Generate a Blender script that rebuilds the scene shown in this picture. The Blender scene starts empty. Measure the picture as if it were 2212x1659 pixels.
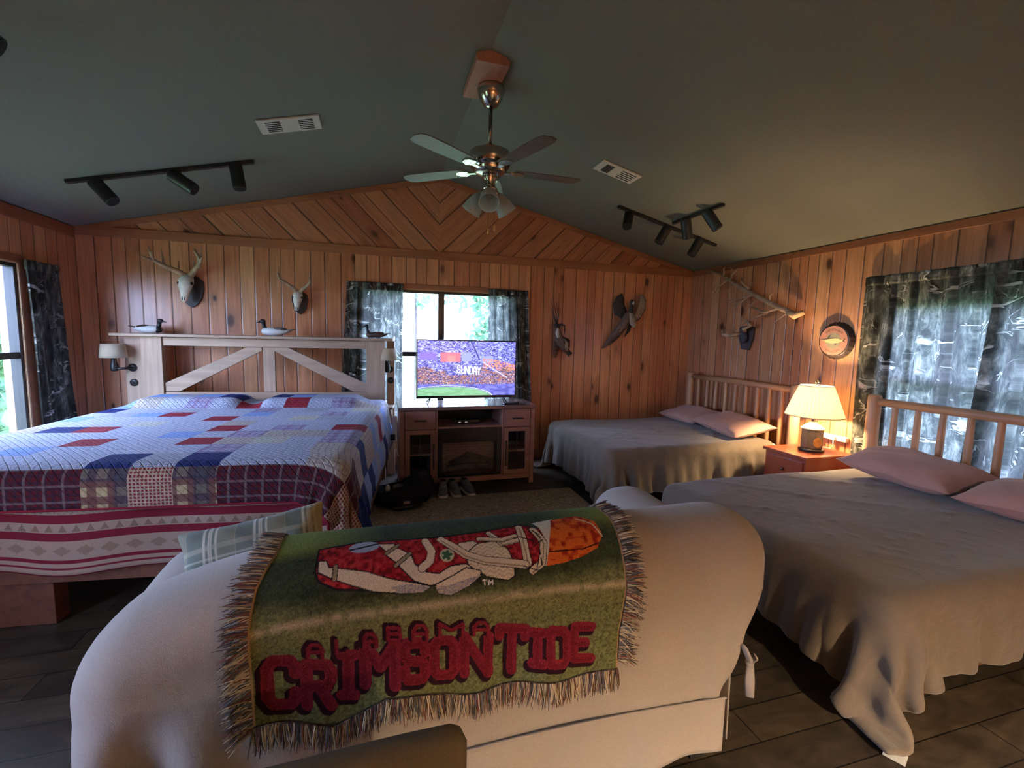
import bpy, math, random
import numpy as np
from mathutils import Vector, Matrix
random.seed(7); RNG = np.random.default_rng(7)
SC = bpy.context.scene
PI = math.pi

# ------------------------------------------------------------------ camera
cam_d = bpy.data.cameras.new('camera'); cam = bpy.data.objects.new('camera', cam_d)
SC.collection.objects.link(cam); SC.camera = cam
F_PX = 990.69; YAW, PITCH, ROLL = 0.2870124, -0.1046423, 0.0234654
fw = Vector((math.sin(YAW)*math.cos(PITCH), math.cos(YAW)*math.cos(PITCH), math.sin(PITCH)))
rt = Vector((math.cos(YAW), -math.sin(YAW), 0)); up = rt.cross(fw)
c_, s_ = math.cos(ROLL), math.sin(ROLL)
rt2 = c_*rt + s_*up; up2 = -s_*rt + c_*up
m = Matrix.Identity(4)
for i in range(3):
    m[i][0] = rt2[i]; m[i][1] = up2[i]; m[i][2] = -fw[i]
m[0][3], m[1][3], m[2][3] = 0, 0, 1.5
cam.matrix_world = m
cam_d.sensor_fit = 'HORIZONTAL'; cam_d.sensor_width = 36; cam_d.lens = F_PX/2212*36
cam_d.clip_start = 0.02; cam_d.clip_end = 200

# ------------------------------------------------------------------ light of the place
SC.view_settings.view_transform = 'Standard'; SC.view_settings.look = 'None'
SC.view_settings.gamma = 1; SC.view_settings.use_curve_mapping = False
SC.view_settings.exposure = 0.95
world = bpy.data.worlds.new('sky'); SC.world = world; world.use_nodes = True
wn = world.node_tree; bg = wn.nodes['Background']
bg.inputs[0].default_value = (0.46, 0.60, 1.0, 1); bg.inputs[1].default_value = 14.5

# room (metres; back wall along X, camera looks along +Y)
XL, XR, YB, YF = -2.652, 4.007, 5.270, -2.6
XM = (XL+XR)/2; ZE, ZP = 2.40, 3.218; SL = (ZP-ZE)/(XR-XM)
# window openings: (axis, along0, along1, z0, z1)
WIN_BACK = (-0.14, 1.53, 0.52, 1.99)
WIN_LEFT = (3.05, 4.53, 0.515, 1.975)
WIN_LEFT2 = (0.55, 1.45, 0.515, 1.975)
WIN_RIGHT = (1.25, 2.71, 0.60, 1.83)
def portal(name, loc, rot, sx, sy):
    l = bpy.data.lights.new(name, 'AREA'); l.shape = 'RECTANGLE'; l.size = sx; l.size_y = sy
    l.cycles.is_portal = True
    o = bpy.data.objects.new(name, l); SC.collection.objects.link(o); o.location = loc; o.rotation_euler = rot
def wc(w): return (w[0]+w[1])/2, (w[2]+w[3])/2
a, z = wc(WIN_BACK); portal('window_daylight', (a, YB+.14, z), (-PI/2, 0, 0), 1.67, 1.47)
a, z = wc(WIN_LEFT); portal('window_daylight', (XL-.14, a, z), (0, -PI/2, 0), 1.46, 1.42)
a, z = wc(WIN_LEFT2); portal('window_daylight', (XL-.14, a, z), (0, -PI/2, 0), 1.46, .90)
a, z = wc(WIN_RIGHT); portal('window_daylight', (XR+.14, a, z), (0, PI/2, 0), 1.23, 1.46)
WARM = (1.0, 0.56, 0.26)
BEDSIDE, REAR = 850.0, 4000.0      # bulb brightness of the two lamps

# ------------------------------------------------------------------ tagging and meshes
def tag(o, label=None, cat=None, group=None, kind=None):
    if label: o['label'] = label
    if cat: o['category'] = cat
    if group: o['group'] = group
    if kind: o['kind'] = kind
    return o
def empty(name, loc=(0,0,0), rz=0, label=None, cat=None, group=None, kind=None, rot=None):
    o = bpy.data.objects.new(name, None); SC.collection.objects.link(o)
    o.empty_display_size = .1
    o.location = loc; o.rotation_euler = rot or (0, 0, rz)
    return tag(o, label, cat, group, kind)
def copy_tree(o, parent=None):
    c = o.copy(); SC.collection.objects.link(c)
    if parent: c.parent = parent
    for ch in list(o.children): copy_tree(ch, c)
    return c
class MB:
    def __init__(s): s.v = []; s.f = []; s.mi = []
    def add(s, v, f, mi=0):
        b = len(s.v); s.v += [tuple(map(float, p)) for p in v]
        s.f += [tuple(b+i for i in q) for q in f]; s.mi += [mi]*len(f); return s
    def box(s, x0, x1, y0, y1, z0, z1, mi=0):
        v = [(x,y,z) for z in (z0,z1) for y in (y0,y1) for x in (x0,x1)]
        return s.add(v, [(0,2,3,1),(4,5,7,6),(0,1,5,4),(2,6,7,3),(0,4,6,2),(1,3,7,5)], mi)
    def bar(s, a, b, w, t, upv=(0,0,1), mi=0):      # rectangular bar from a to b; w along side, t along up
        a = Vector(a); b = Vector(b); d = (b-a).normalized(); sd = d.cross(Vector(upv))
        if sd.length < 1e-4: sd = d.cross(Vector((1,0,0)))
        sd.normalize(); u = sd.cross(d)
        v = [p + sd*i*w/2 + u*j*t/2 for p in (a,b) for j in (-1,1) for i in (-1,1)]
        return s.add(v, [(0,1,3,2),(4,6,7,5),(0,4,5,1),(2,3,7,6),(0,2,6,4),(1,5,7,3)], mi)
    def tube(s, pts, radii, n=10, flat=1.0, cap=True, mi=0, ref=(0,0,1)):
        pts = [Vector(p) for p in pts]
        if not hasattr(radii, '__len__'): radii = [radii]*len(pts)
        vs = []; prev = None
        for i, p in enumerate(pts):
            d = (pts[min(i+1,len(pts)-1)] - pts[max(i-1,0)]).normalized()
            if prev is None:
                sd = d.cross(Vector(ref))
                if sd.length < 1e-3: sd = d.cross(Vector((1,0,0)))
            else: sd = prev - d*prev.dot(d)
            sd.normalize(); prev = sd; u = sd.cross(d)
            r = radii[i]; rx, ry = (r if hasattr(r,'__len__') else (r, r*flat))
            for k in range(n):
                an = 2*PI*k/n; vs.append(p + sd*math.cos(an)*rx + u*math.sin(an)*ry)
        fs = [(i*n+k, i*n+(k+1)%n, (i+1)*n+(k+1)%n, (i+1)*n+k) for i in range(len(pts)-1) for k in range(n)]
        if cap: fs += [tuple(range(n))[::-1], tuple((len(pts)-1)*n+k for k in range(n))]
        return s.add(vs, fs, mi)
    def lathe(s, prof, n=24, c=(0,0,0), axis='z', mi=0, flute=None):
        vs = []
        for j, (r, h) in enumerate(prof):
            for k in range(n):
                an = 2*PI*k/n; rr = r*(1+flute*(1 if k%2 else -1)) if flute else r
                x, y = rr*math.cos(an), rr*math.sin(an)
                p = (x,y,h) if axis=='z' else ((x,h,y) if axis=='y' else (h,x,y))
                vs.append((p[0]+c[0], p[1]+c[1], p[2]+c[2]))
        fs = [(i*n+k, i*n+(k+1)%n, (i+1)*n+(k+1)%n, (i+1)*n+k) for i in range(len(prof)-1) for k in range(n)]
        if prof[0][0] > 1e-5: fs.append(tuple(range(n))[::-1])
        if prof[-1][0] > 1e-5: fs.append(tuple((len(prof)-1)*n+k for k in range(n)))
        return s.add(vs, fs, mi)
    def prism(s, poly, fn, t0, t1, mi=0):            # poly of 2D points, fn(a,b,t)->3D
        n = len(poly); v = [fn(a,b,t0) for a,b in poly] + [fn(a,b,t1) for a,b in poly]
        return s.add(v, [tuple(range(n))[::-1], tuple(range(n,2*n))] + [(i,(i+1)%n,n+(i+1)%n,n+i) for i in range(n)], mi)
    def ell(s, c, r, nu=18, nv=12, M=None, mi=0):
        vs = []; fs = []
        for j in range(nv+1):
            th = PI*j/nv
            for k in range(nu):
                ph = 2*PI*k/nu; p = Vector((r[0]*math.sin(th)*math.cos(ph), r[1]*math.sin(th)*math.sin(ph), r[2]*math.cos(th)))
                if M: p = M @ p
                vs.append(p + Vector(c))
        for j in range(nv):
            for k in range(nu):
                fs.append((j*nu+k, (j+1)*nu+k, (j+1)*nu+(k+1)%nu, j*nu+(k+1)%nu))
        return s.add(vs, fs, mi)
    def grid(s, nu, nv, fn, mi=0, closed_u=False):
        vs = [fn(i/nu, j/nv) for j in range(nv+1) for i in range(nu + (0 if closed_u else 1))]
        w = nu if closed_u else nu+1
        fs = [(j*w+i, j*w+(i+1)%w, (j+1)*w+(i+1)%w, (j+1)*w+i) for j in range(nv) for i in range(nu)]
        return s.add(vs, fs, mi)
    def build(s, name, mat, parent=None, smooth=False, bevel=0, solid=0, sub=0, loc=None, offset=-1):
        me = bpy.data.meshes.new(name); me.from_pydata(s.v, [], s.f); me.update()
        mats = mat if isinstance(mat, (list, tuple)) else [mat]
        for m_ in mats: me.materials.append(m_)
        if len(mats) > 1: me.polygons.foreach_set('material_index', s.mi)
        if smooth: me.polygons.foreach_set('use_smooth', [True]*len(me.polygons))
        o = bpy.data.objects.new(name, me); SC.collection.objects.link(o)
        if parent: o.parent = parent
        if loc: o.location = loc
        if solid:
            md = o.modifiers.new('thickness', 'SOLIDIFY'); md.thickness = solid; md.offset = offset
        if bevel:
            md = o.modifiers.new('bevel', 'BEVEL'); md.width = bevel; md.segments = 2; md.limit_method = 'ANGLE'; md.angle_limit = .6
            me.polygons.foreach_set('use_smooth', [True]*len(me.polygons))
            wnm = o.modifiers.new('normals', 'WEIGHTED_NORMAL')
        if sub:
            md = o.modifiers.new('sub', 'SUBSURF'); md.levels = sub; md.render_levels = sub
        return o
def wob(x, y, z=0, s=1.0):                           # smooth pseudo noise -1..1
    return (np.sin(1.7*x*s+2.1*np.sin(1.3*y*s+z)) + np.sin(2.9*y*s+1.7*np.sin(2.3*x*s-z)+1.1) + .5*np.sin(5.3*x*s+4.1*y*s+z*2))/2.5

# ------------------------------------------------------------------ materials
def new_mat(name):
    m_ = bpy.data.materials.new(name); m_.use_nodes = True; nt = m_.node_tree
    return m_, nt, nt.nodes['Principled BSDF'], nt.nodes['Material Output']
class G:                                             # tiny node helper
    def __init__(s, nt): s.nt = nt
    def n(s, t, **kw):
        nd = s.nt.nodes.new(t)
        for k, v in kw.items(): setattr(nd, k, v)
        return nd
    def put(s, sock, v):
        if hasattr(v, 'bl_idname') or isinstance(v, bpy.types.NodeSocket): s.nt.links.new(v, sock)
        else: sock.default_value = v
    def math(s, op, a_, b_=0.0, c__=None, clamp=False):
        nd = s.n('ShaderNodeMath', operation=op); nd.use_clamp = clamp
        s.put(nd.inputs[0], a_); s.put(nd.inputs[1], b_)
        if c__ is not None: s.put(nd.inputs[2], c__)
        return nd.outputs[0]
    def xyz(s, v=None):
        nd = s.n('ShaderNodeSeparateXYZ'); s.put(nd.inputs[0], v if v is not None else s.pos()); return nd.outputs
    def comb(s, x, y, z):
        nd = s.n('ShaderNodeCombineXYZ'); s.put(nd.inputs[0], x); s.put(nd.inputs[1], y); s.put(nd.inputs[2], z); return nd.outputs[0]
    def pos(s): return s.n('ShaderNodeNewGeometry').outputs['Position']
    def obj(s): return s.n('ShaderNodeTexCoord').outputs['Object']
    def uv(s): return s.n('ShaderNodeTexCoord').outputs['UV']
    def noise(s, vec, scale=5, detail=3, rough=.5, dist=0):
        nd = s.n('ShaderNodeTexNoise'); s.put(nd.inputs['Vector'], vec); nd.inputs['Scale'].default_value = scale
        nd.inputs['Detail'].default_value = detail; nd.inputs['Roughness'].default_value = rough; nd.inputs['Distortion'].default_value = dist
        return nd.outputs['Fac']
    def white(s, vec):
        nd = s.n('ShaderNodeTexWhiteNoise', noise_dimensions='3D'); s.put(nd.inputs['Vector'], vec); return nd.outputs['Value']
    def voro(s, vec, scale=5, feature='F1'):
        nd = s.n('ShaderNodeTexVoronoi', feature=feature); s.put(nd.inputs['Vector'], vec); nd.inputs['Scale'].default_value = scale; return nd.outputs
    def ramp(s, fac, stops, interp='LINEAR'):
        nd = s.n('ShaderNodeValToRGB'); s.put(nd.inputs[0], fac); cr = nd.color_ramp; cr.interpolation = interp
        while len(cr.elements) < len(stops): cr.elements.new(.5)
        for e, (p_, c) in zip(cr.elements, stops):
            e.position = p_; e.color = (c, c, c, 1) if not hasattr(c, '__len__') else (*c, 1)
        return nd.outputs[0]
    def mix(s, fac, a_, b_, mode='MIX'):
        nd = s.n('ShaderNodeMix', data_type='RGBA', blend_type=mode)
        s.put(nd.inputs[0], fac); s.put(nd.inputs[6], a_ if not isinstance(a_, tuple) else (*a_, 1)); s.put(nd.inputs[7], b_ if not isinstance(b_, tuple) else (*b_, 1))
        return nd.outputs[2]
    def bump(s, h, strength=.3, dist=.01):
        nd = s.n('ShaderNodeBump'); nd.inputs['Strength'].default_value = strength; nd.inputs['Distance'].default_value = dist
        s.put(nd.inputs['Height'], h); return nd.outputs[0]
    def mp(s, vec, sc=(1,1,1), rot=(0,0,0)):
        nd = s.n('ShaderNodeMapping'); s.put(nd.inputs[0], vec); nd.inputs['Scale'].default_value = sc; nd.inputs['Rotation'].default_value = rot; return nd.outputs[0]
def plain(name, col, rough=.6, metal=0, noise=0, nscale=30, bump=0, spec=.5, coat=0, emit=None, es=0):
    m_, nt, b, out = new_mat(name); g = G(nt)
    b.inputs['Base Color'].default_value = (*col, 1); b.inputs['Roughness'].default_value = rough
    b.inputs['Metallic'].default_value = metal; b.inputs['Specular IOR Level'].default_value = spec
    b.inputs['Coat Weight'].default_value = coat
    if noise or bump:
        nz = g.noise(g.obj(), nscale, 4)
        if noise:
            lo = tuple(c*(1-noise) for c in col); hi = tuple(min(1, c*(1+noise)) for c in col)
            nt.links.new(g.ramp(nz, [(.3, lo), (.7, hi)]), b.inputs['Base Color'])
        if bump: nt.links.new(g.bump(nz, bump, .005), b.inputs['Normal'])
    if emit:
        b.inputs['Emission Color'].default_value = (*emit, 1); b.inputs['Emission Strength'].default_value = es
    return m_
def planks(name, mode, tones, width=.135, rough=.32, knots=1.0, groove=1.0, coat=.3):
    m_, nt, b, out = new_mat(name); g = G(nt); x, y, z = g.xyz()
    if mode == 'x': u, v = x, z
    elif mode == 'y': u, v = y, z
    else:
        ax = g.math('ABSOLUTE', g.math('SUBTRACT', x, XM))
        u = g.math('MULTIPLY', g.math('SUBTRACT', z, ax), .7071); v = g.math('MULTIPLY', g.math('ADD', z, ax), .7071)
        v = g.math('ADD', v, g.math('MULTIPLY', g.math('GREATER_THAN', x, XM), 7.3))
    # uneven board widths
    wv = g.noise(g.comb(g.math('MULTIPLY', u, 2.2), 3.3, 0), 1.0, 1)
    uu = g.math('ADD', g.math('DIVIDE', u, width), g.math('MULTIPLY', wv, 1.6))
    cell = g.math('FLOOR', uu); fr = g.math('FRACT', uu)
    rnd = g.white(g.comb(cell, 1.7, 0)); rnd2 = g.white(g.comb(cell, 9.1, 4))
    base = g.ramp(rnd, [(i/(len(tones)-1), t) for i, t in enumerate(tones)])
    gv = g.comb(g.math('MULTIPLY', u, 22), g.math('MULTIPLY', rnd, 40), g.math('ADD', g.math('MULTIPLY', v, 1.2), g.math('MULTIPLY', rnd2, 30)))
    grain = g.noise(gv, 1.6, 5, .6, .8)
    base = g.mix(1.0, base, g.ramp(grain, [(.30, (.72,.66,.60)), (.62, (1.08,1.08,1.08))]), 'MULTIPLY')
    fine = g.noise(g.comb(g.math('MULTIPLY', u, 220), rnd, g.math('MULTIPLY', v, 5)), 1.0, 2)
    base = g.mix(.35, base, g.ramp(fine, [(.35, (.8,.76,.7)), (.65, (1.05,1.05,1.05))]), 'MULTIPLY')
    # knots
    kv = g.comb(g.math('ADD', g.math('MULTIPLY', u, 1.0), g.math('MULTIPLY', rnd, 50)), g.math('ADD', g.math('MULTIPLY', v, .55), g.math('MULTIPLY', rnd2, 20)), 0)
    vo = g.voro(kv, 3.9); dist = vo['Distance']; kr = g.white(vo['Color'])
    sz = g.math('MULTIPLY', g.math('ADD', g.math('MULTIPLY', kr, .13), .045), knots)
    kd = g.math('DIVIDE', dist, sz)
    kn = g.ramp(kd, [(.0, 0.0), (.55, .12), (.9, .75), (1.0, 1.0)])
    base = g.mix(kn, (.10, .028, .014), base)
    halo = g.ramp(g.math('MULTIPLY', kd, .33), [(.2, .62), (.75, 1.0)])
    base = g.mix(1.0, base, halo, 'MULTIPLY')
    e = g.math('MINIMUM', fr, g.math('SUBTRACT', 1.0, fr))
    gr = g.ramp(e, [(.0, .0), (.018, .15), (.05, 1.0)])
    base = g.mix(g.math('MULTIPLY', g.math('SUBTRACT', 1.0, gr), .85*groove), base, (.05, .018, .008))
    nt.links.new(base, b.inputs['Base Color']); b.inputs['Roughness'].default_value = rough
    b.inputs['Coat Weight'].default_value = coat; b.inputs['Coat Roughness'].default_value = .22
    h = g.math('ADD', g.ramp(e, [(0, 0.0), (.07, 1.0)]), g.math('MULTIPLY', grain, .08))
    nt.links.new(g.bump(h, .6, .006), b.inputs['Normal'])
    return m_
def woodm(name, c1, c2, axis=2, scale=1.0, rough=.5, knots=False, coat=0):
    m_, nt, b, out = new_mat(name); g = G(nt); sc = [14*scale]*3; sc[axis] = 1.1*scale
    n1 = g.noise(g.mp(g.obj(), tuple(sc)), 1.0, 5, .6, 1.2)
    col = g.ramp(n1, [(.3, c1), (.68, c2)])
    n2 = g.noise(g.obj(), 2.0*scale, 2)
    col = g.mix(1.0, col, g.ramp(n2, [(.3, .82), (.7, 1.08)]), 'MULTIPLY')
    if knots:
        sk = [1.0]*3; sk[axis] = .5
        vo = g.voro(g.mp(g.obj(), tuple(sk)), 2.6)
        kn = g.ramp(g.math('MULTIPLY', vo['Distance'], 10), [(.35, 0.0), (.8, 1.0)])
        col = g.mix(kn, tuple(c*.22 for c in c1), col)
    nt.links.new(col, b.inputs['Base Color']); b.inputs['Roughness'].default_value = rough; b.inputs['Coat Weight'].default_value = coat
    nt.links.new(g.bump(n1, .25, .003), b.inputs['Normal'])
    return m_
def cloth(name, col, var=.12, weave=260, rough=.9, bump=.25, transl=0, wr=0, sheen=.2, nscale=3):
    m_, nt, b, out = new_mat(name); g = G(nt); o = g.obj()
    n1 = g.noise(o, nscale, 3); n2 = g.noise(o, weave, 2)
    col_ = g.mix(1.0, g.ramp(n1, [(.3, tuple(c*(1-var) for c in col)), (.7, tuple(c*(1+var) for c in col))]), g.ramp(n2, [(.3, .88), (.7, 1.1)]), 'MULTIPLY')
    nt.links.new(col_, b.inputs['Base Color']); b.inputs['Roughness'].default_value = rough
    b.inputs['Specular IOR Level'].default_value = .2; b.inputs['Sheen Weight'].default_value = sheen
    h = g.math('MULTIPLY', n2, .15)
    if wr:
        w1 = g.noise(g.mp(o, (1, 1, 1)), 7, 3, .55, 1.4)
        h = g.math('ADD', h, g.math('MULTIPLY', w1, wr))
    nt.links.new(g.bump(h, bump, .02 if wr else .004), b.inputs['Normal'])
    return m_
def camo(name, tr=.30, gain=1.05):
    m_, nt, b, out = new_mat(name); g = G(nt); x, y, z = g.xyz()
    v3 = g.comb(g.math('ADD', x, y), 0, z)
    n1 = g.noise(g.mp(v3, (1.0, 1, .32)), 24, 6, .72, .5)         # bark-like upright streaks
    col = g.ramp(n1, [(.30, (.010,.011,.009)), (.45, (.055,.06,.048)), (.56, (.15,.155,.13)), (.70, (.34,.34,.30))])
    n0 = g.noise(g.mp(v3, (1, 1, .8)), 3.1, 3, .55, .8)
    col = g.mix(1.0, col, g.ramp(n0, [(.32, .30), (.62, 1.25)]), 'MULTIPLY')
    tv = g.noise(g.mp(v3, (4.2, 1, .35)), 1.5, 2, .5, .3)        # standing trunks
    col = g.mix(g.ramp(tv, [(.57, 0.0), (.61, .9)]), col, g.ramp(n1, [(.35, (.012,.011,.009)), (.7, (.10,.09,.075))]))
    for sc, rot, k, a_, w, c in (((1.0, 1, 2.4), .35, 2.1, .5, .010, (.50,.49,.44)), ((1.5, 1, 1.0), -.7, 3.1, .47, .006, (.40,.41,.37))):
        bn = g.noise(g.mp(v3, sc, (0, rot, 0)), k, 4, .58, .9); ba = g.math('ABSOLUTE', g.math('SUBTRACT', bn, a_))
        mk = g.ramp(g.noise(g.mp(v3, (1, 1, 1.3)), 3.3+k, 1), [(.54, 0.0), (.60, 1.0)])
        col = g.mix(g.math('MULTIPLY', g.ramp(ba, [(w, 1.0), (w*2, 0.0)]), mk), col, c)
        col = g.mix(g.math('MULTIPLY', g.ramp(g.math('ABSOLUTE', g.math('SUBTRACT', bn, a_+.03)), [(w*.7, .8), (w*1.5, 0.0)]), mk), col, (.012,.012,.010))
    nt.links.new(col, b.inputs['Base Color']); b.inputs['Roughness'].default_value = .85; b.inputs['Specular IOR Level'].default_value = .15
    t = g.n('ShaderNodeBsdfTranslucent'); nt.links.new(g.mix(.82, (.42*gain, .44*gain, .46*gain), g.mix(1.0, col, (1.8*gain, 1.85*gain, 1.9*gain), 'MULTIPLY')), t.inputs[0])
    mx = g.n('ShaderNodeMixShader'); mx.inputs[0].default_value = tr
    nt.links.new(b.outputs[0], mx.inputs[1]); nt.links.new(t.outputs[0], mx.inputs[2]); nt.links.new(mx.outputs[0], out.inputs[0])
    return m_
def glassm(name, tint=(1,1,1), refl=.06, rough=.02):
    m_, nt, b, out = new_mat(name); g = G(nt)
    t = g.n('ShaderNodeBsdfTransparent'); t.inputs[0].default_value = (*tint, 1)
    gl = g.n('ShaderNodeBsdfGlossy'); gl.inputs['Roughness'].default_value = rough
    mx = g.n('ShaderNodeMixShader'); mx.inputs[0].default_value = refl
    nt.links.new(t.outputs[0], mx.inputs[1]); nt.links.new(gl.outputs[0], mx.inputs[2]); nt.links.new(mx.outputs[0], out.inputs[0])
    return m_
def transl(name, col, fac=.6, rough=.8):
    m_, nt, b, out = new_mat(name); g = G(nt); b.inputs['Base Color'].default_value = (*col, 1); b.inputs['Roughness'].default_value = rough
    t = g.n('ShaderNodeBsdfTranslucent'); t.inputs[0].default_value = (*col, 1)
    mx = g.n('ShaderNodeMixShader'); mx.inputs[0].default_value = fac
    nt.links.new(b.outputs[0], mx.inputs[1]); nt.links.new(t.outputs[0], mx.inputs[2]); nt.links.new(mx.outputs[0], out.inputs[0])
    return m_
PINE = [(.48,.185,.085), (.57,.24,.115), (.66,.31,.15), (.53,.205,.10), (.70,.36,.175), (.62,.265,.13)]
M = {}
M['wall_x'] = planks('pine_planks_across', 'x', PINE)
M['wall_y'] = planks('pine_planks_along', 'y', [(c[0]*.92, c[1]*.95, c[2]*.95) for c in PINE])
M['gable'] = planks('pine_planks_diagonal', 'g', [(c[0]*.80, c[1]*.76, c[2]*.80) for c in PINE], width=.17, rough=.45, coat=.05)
M['trim'] = woodm('pine_trim', (.30,.11,.05), (.42,.18,.08), 0, rough=.4)
M['trim_y'] = woodm('pine_trim_long', (.22,.075,.035), (.32,.12,.05), 1, rough=.4)
M['sill'] = woodm('pine_sill', (.45,.26,.13), (.60,.38,.20), 1, rough=.35, coat=.3)
M['ceiling'] = plain('ceiling_paint', (.185,.182,.150), .85, noise=.06, nscale=90, bump=.12)
M['black_metal'] = plain('black_metal', (.012,.012,.013), .42)
M['bronze'] = plain('window_frame_bronze', (.02,.017,.016), .4)
M['camo'] = camo('camouflage_cloth')
M['camo_dark'] = camo('camouflage_hem', .04, .3)
M['glass'] = glassm('window_glass')
M['barn'] = woodm('headboard_pine', (.38,.25,.165), (.54,.38,.26), 2, rough=.6, knots=True)
M['barnx'] = woodm('headboard_pine_across', (.38,.25,.165), (.54,.38,.26), 0, rough=.6, knots=True)
M['redwood'] = woodm('bed_rail_wood', (.13,.045,.022), (.22,.08,.04), 1, rough=.5)
M['log'] = woodm('peeled_log', (.46,.23,.11), (.62,.35,.18), 2, rough=.45, knots=True)
M['logy'] = woodm('peeled_log_rail', (.40,.19,.09), (.55,.29,.14), 1, rough=.45)
M['console'] = woodm('console_wood', (.27,.125,.10), (.40,.20,.165), 0, rough=.45)
M['console_top'] = woodm('console_top', (.15,.085,.075), (.22,.13,.11), 0, rough=.22, coat=.4)
M['black'] = plain('black_plastic', (.006,.006,.007), .3)
M['blackmatte'] = plain('black_matte', (.008,.008,.009), .8)
M['steel'] = plain('brushed_nickel', (.55,.50,.42), .18, metal=1)
M['steel_dark'] = plain('antique_nickel', (.22,.20,.17), .25, metal=1)
M['sofa'] = cloth('beige_slipcover', (.385,.33,.28), .05, 420, wr=.5, bump=.35)
M['duvet'] = cloth('taupe_comforter', (.172,.132,.094), .07, 300, rough=.75, wr=.9, bump=.45, sheen=.3)
M['pillow'] = cloth('mauve_pillowcase', (.52,.28,.22), .05, 300, wr=.7, bump=.4)
M['mattress'] = cloth('mattress_ticking', (.55,.53,.50), .05)
M['white'] = plain('white_plastic', (.75,.73,.70), .45)
M['vent'] = plain('vent_enamel', (.62,.56,.48), .45)
M['bone'] = plain('bone', (.74,.70,.60), .6, noise=.15, nscale=25)
M['antler'] = plain('antler', (.40,.28,.18), .55, noise=.35, nscale=14)
M['plaque'] = plain('dark_plaque', (.028,.020,.017), .35, noise=.3, nscale=12)
M['dark'] = plain('dark_cavity', (.01,.008,.006), .9)
M['nightstand'] = woodm('cherry_nightstand', (.30,.055,.028), (.40,.085,.04), 0, rough=.3, coat=.3)
M['olive'] = cloth('olive_upholstery', (.085,.062,.032), .05, 300, sheen=0)
# ------------------------------------------------------------------ room shell
def struct(name, mb, mat, **k):
    o = mb.build(name, mat, **k); tag(o, kind='structure'); return o
def holed(mb, axis, p0, p1, a0, a1, z0, z1, holes):
    def bx(u0, u1, w0, w1):
        if u1-u0 < 1e-4 or w1-w0 < 1e-4: return
        if axis == 'y': mb.box(u0, u1, p0, p1, w0, w1)
        else: mb.box(p0, p1, u0, u1, w0, w1)
    hs = sorted(holes); cur = a0
    for h in hs:
        bx(cur, h[0], z0, z1); bx(h[0], h[1], z0, h[2]); bx(h[0], h[1], h[3], z1); cur = h[1]
    bx(cur, a1, z0, z1)
T = .14
mb = MB(); holed(mb, 'y', YB, YB+T, XL-T, XR+T, 0, ZE, [WIN_BACK]); struct('wall_back', mb, M['wall_x'])
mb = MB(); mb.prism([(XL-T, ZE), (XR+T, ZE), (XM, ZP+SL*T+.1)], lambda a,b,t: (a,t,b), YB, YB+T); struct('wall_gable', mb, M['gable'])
mb = MB(); holed(mb, 'x', XL-T, XL, YF, YB, 0, ZE, [WIN_LEFT, WIN_LEFT2]); struct('wall_left', mb, M['wall_y'])
mb = MB(); holed(mb, 'x', XR, XR+T, YF, YB, 0, ZE, [WIN_RIGHT]); struct('wall_right', mb, M['wall_y'])
mb = MB(); holed(mb, 'y', YF-T, YF, XL-T, XR+T, 0, ZE, []); mb.prism([(XL-T, ZE), (XR+T, ZE), (XM, ZP+SL*T+.1)], lambda a,b,t: (a,t,b), YF-T, YF); struct('wall_front', mb, M['wall_x'])
mb = MB()
mb.prism([(XM, ZP), (XR+T, ZE-SL*T), (XR+T, ZE+.25), (XM, ZP+.25), (XL-T, ZE+.25), (XL-T, ZE-SL*T)], lambda a,b,t: (a,t,b), YF-T, YB+T)
struct('ceiling', mb, M['ceiling'])
# vinyl plank floor
m_, nt, b, out = new_mat('dark_floor'); g = G(nt); x, y, z = g.xyz()
br = g.n('ShaderNodeTexBrick'); br.inputs['Scale'].default_value = 1; br.inputs['Brick Width'].default_value = .92; br.inputs['Row Height'].default_value = .155
br.inputs['Mortar Size'].default_value = .0025; br.inputs['Mortar'].default_value = (.004,.003,.002,1)
br.inputs['Color1'].default_value = (.075,.052,.030,1); br.inputs['Color2'].default_value = (.040,.028,.018,1)
nt.links.new(g.mp(g.pos(), (1,1,1), (0,0,.0)), br.inputs['Vector'])
pn = g.noise(g.mp(g.pos(), (2.2, 5, 1)), 2.2, 5, .62, .8)
col = g.mix(1.0, br.outputs['Color'], g.ramp(pn, [(.3, .45), (.5, .9), (.7, 1.6)]), 'MULTIPLY')
nt.links.new(col, b.inputs['Base Color']); b.inputs['Roughness'].default_value = .46
nt.links.new(g.bump(pn, .12, .004), b.inputs['Normal']); M['floor'] = m_
mb = MB(); mb.box(XL-T, XR+T, YF-T, YB+T, -.12, 0); struct('floor', mb, M['floor'])
# trims
def trim(n, mb, mat): struct('trim_%d' % n, mb, mat, bevel=.004)
trim(1, MB().box(XL+.002, XR-.002, YB-.022, YB-.001, ZE-.075, ZE+.015), M['trim'])
for i, sgn in ((2, -1), (3, 1)):
    xe = XM + sgn*(XR-XM-.01)
    mb = MB(); mb.prism([(XM, ZP-.002), (xe, ZE+.0), (xe, ZE-.055), (XM, ZP-.06)], lambda a,b,t: (a,t,b), YB-.02, YB-.001); trim(i, mb, M['trim'])
trim(4, MB().box(XL+.001, XL+.02, YF, YB-.03, ZE-.10, ZE-.006), M['trim_y'])
trim(5, MB().box(XR-.02, XR-.001, YF, YB-.03, ZE-.07, ZE-.006), M['trim_y'])
for nm, bx in (('baseboard_back', (XL+.01, XR-.01, YB-.016, YB, 0, .10)), ('baseboard_left', (XL, XL+.016, YF, YB-.02, 0, .10)), ('baseboard_right', (XR-.016, XR, YF, YB-.02, 0, .10))):
    struct(nm, MB().box(*bx), M['trim'], bevel=.003)

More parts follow.
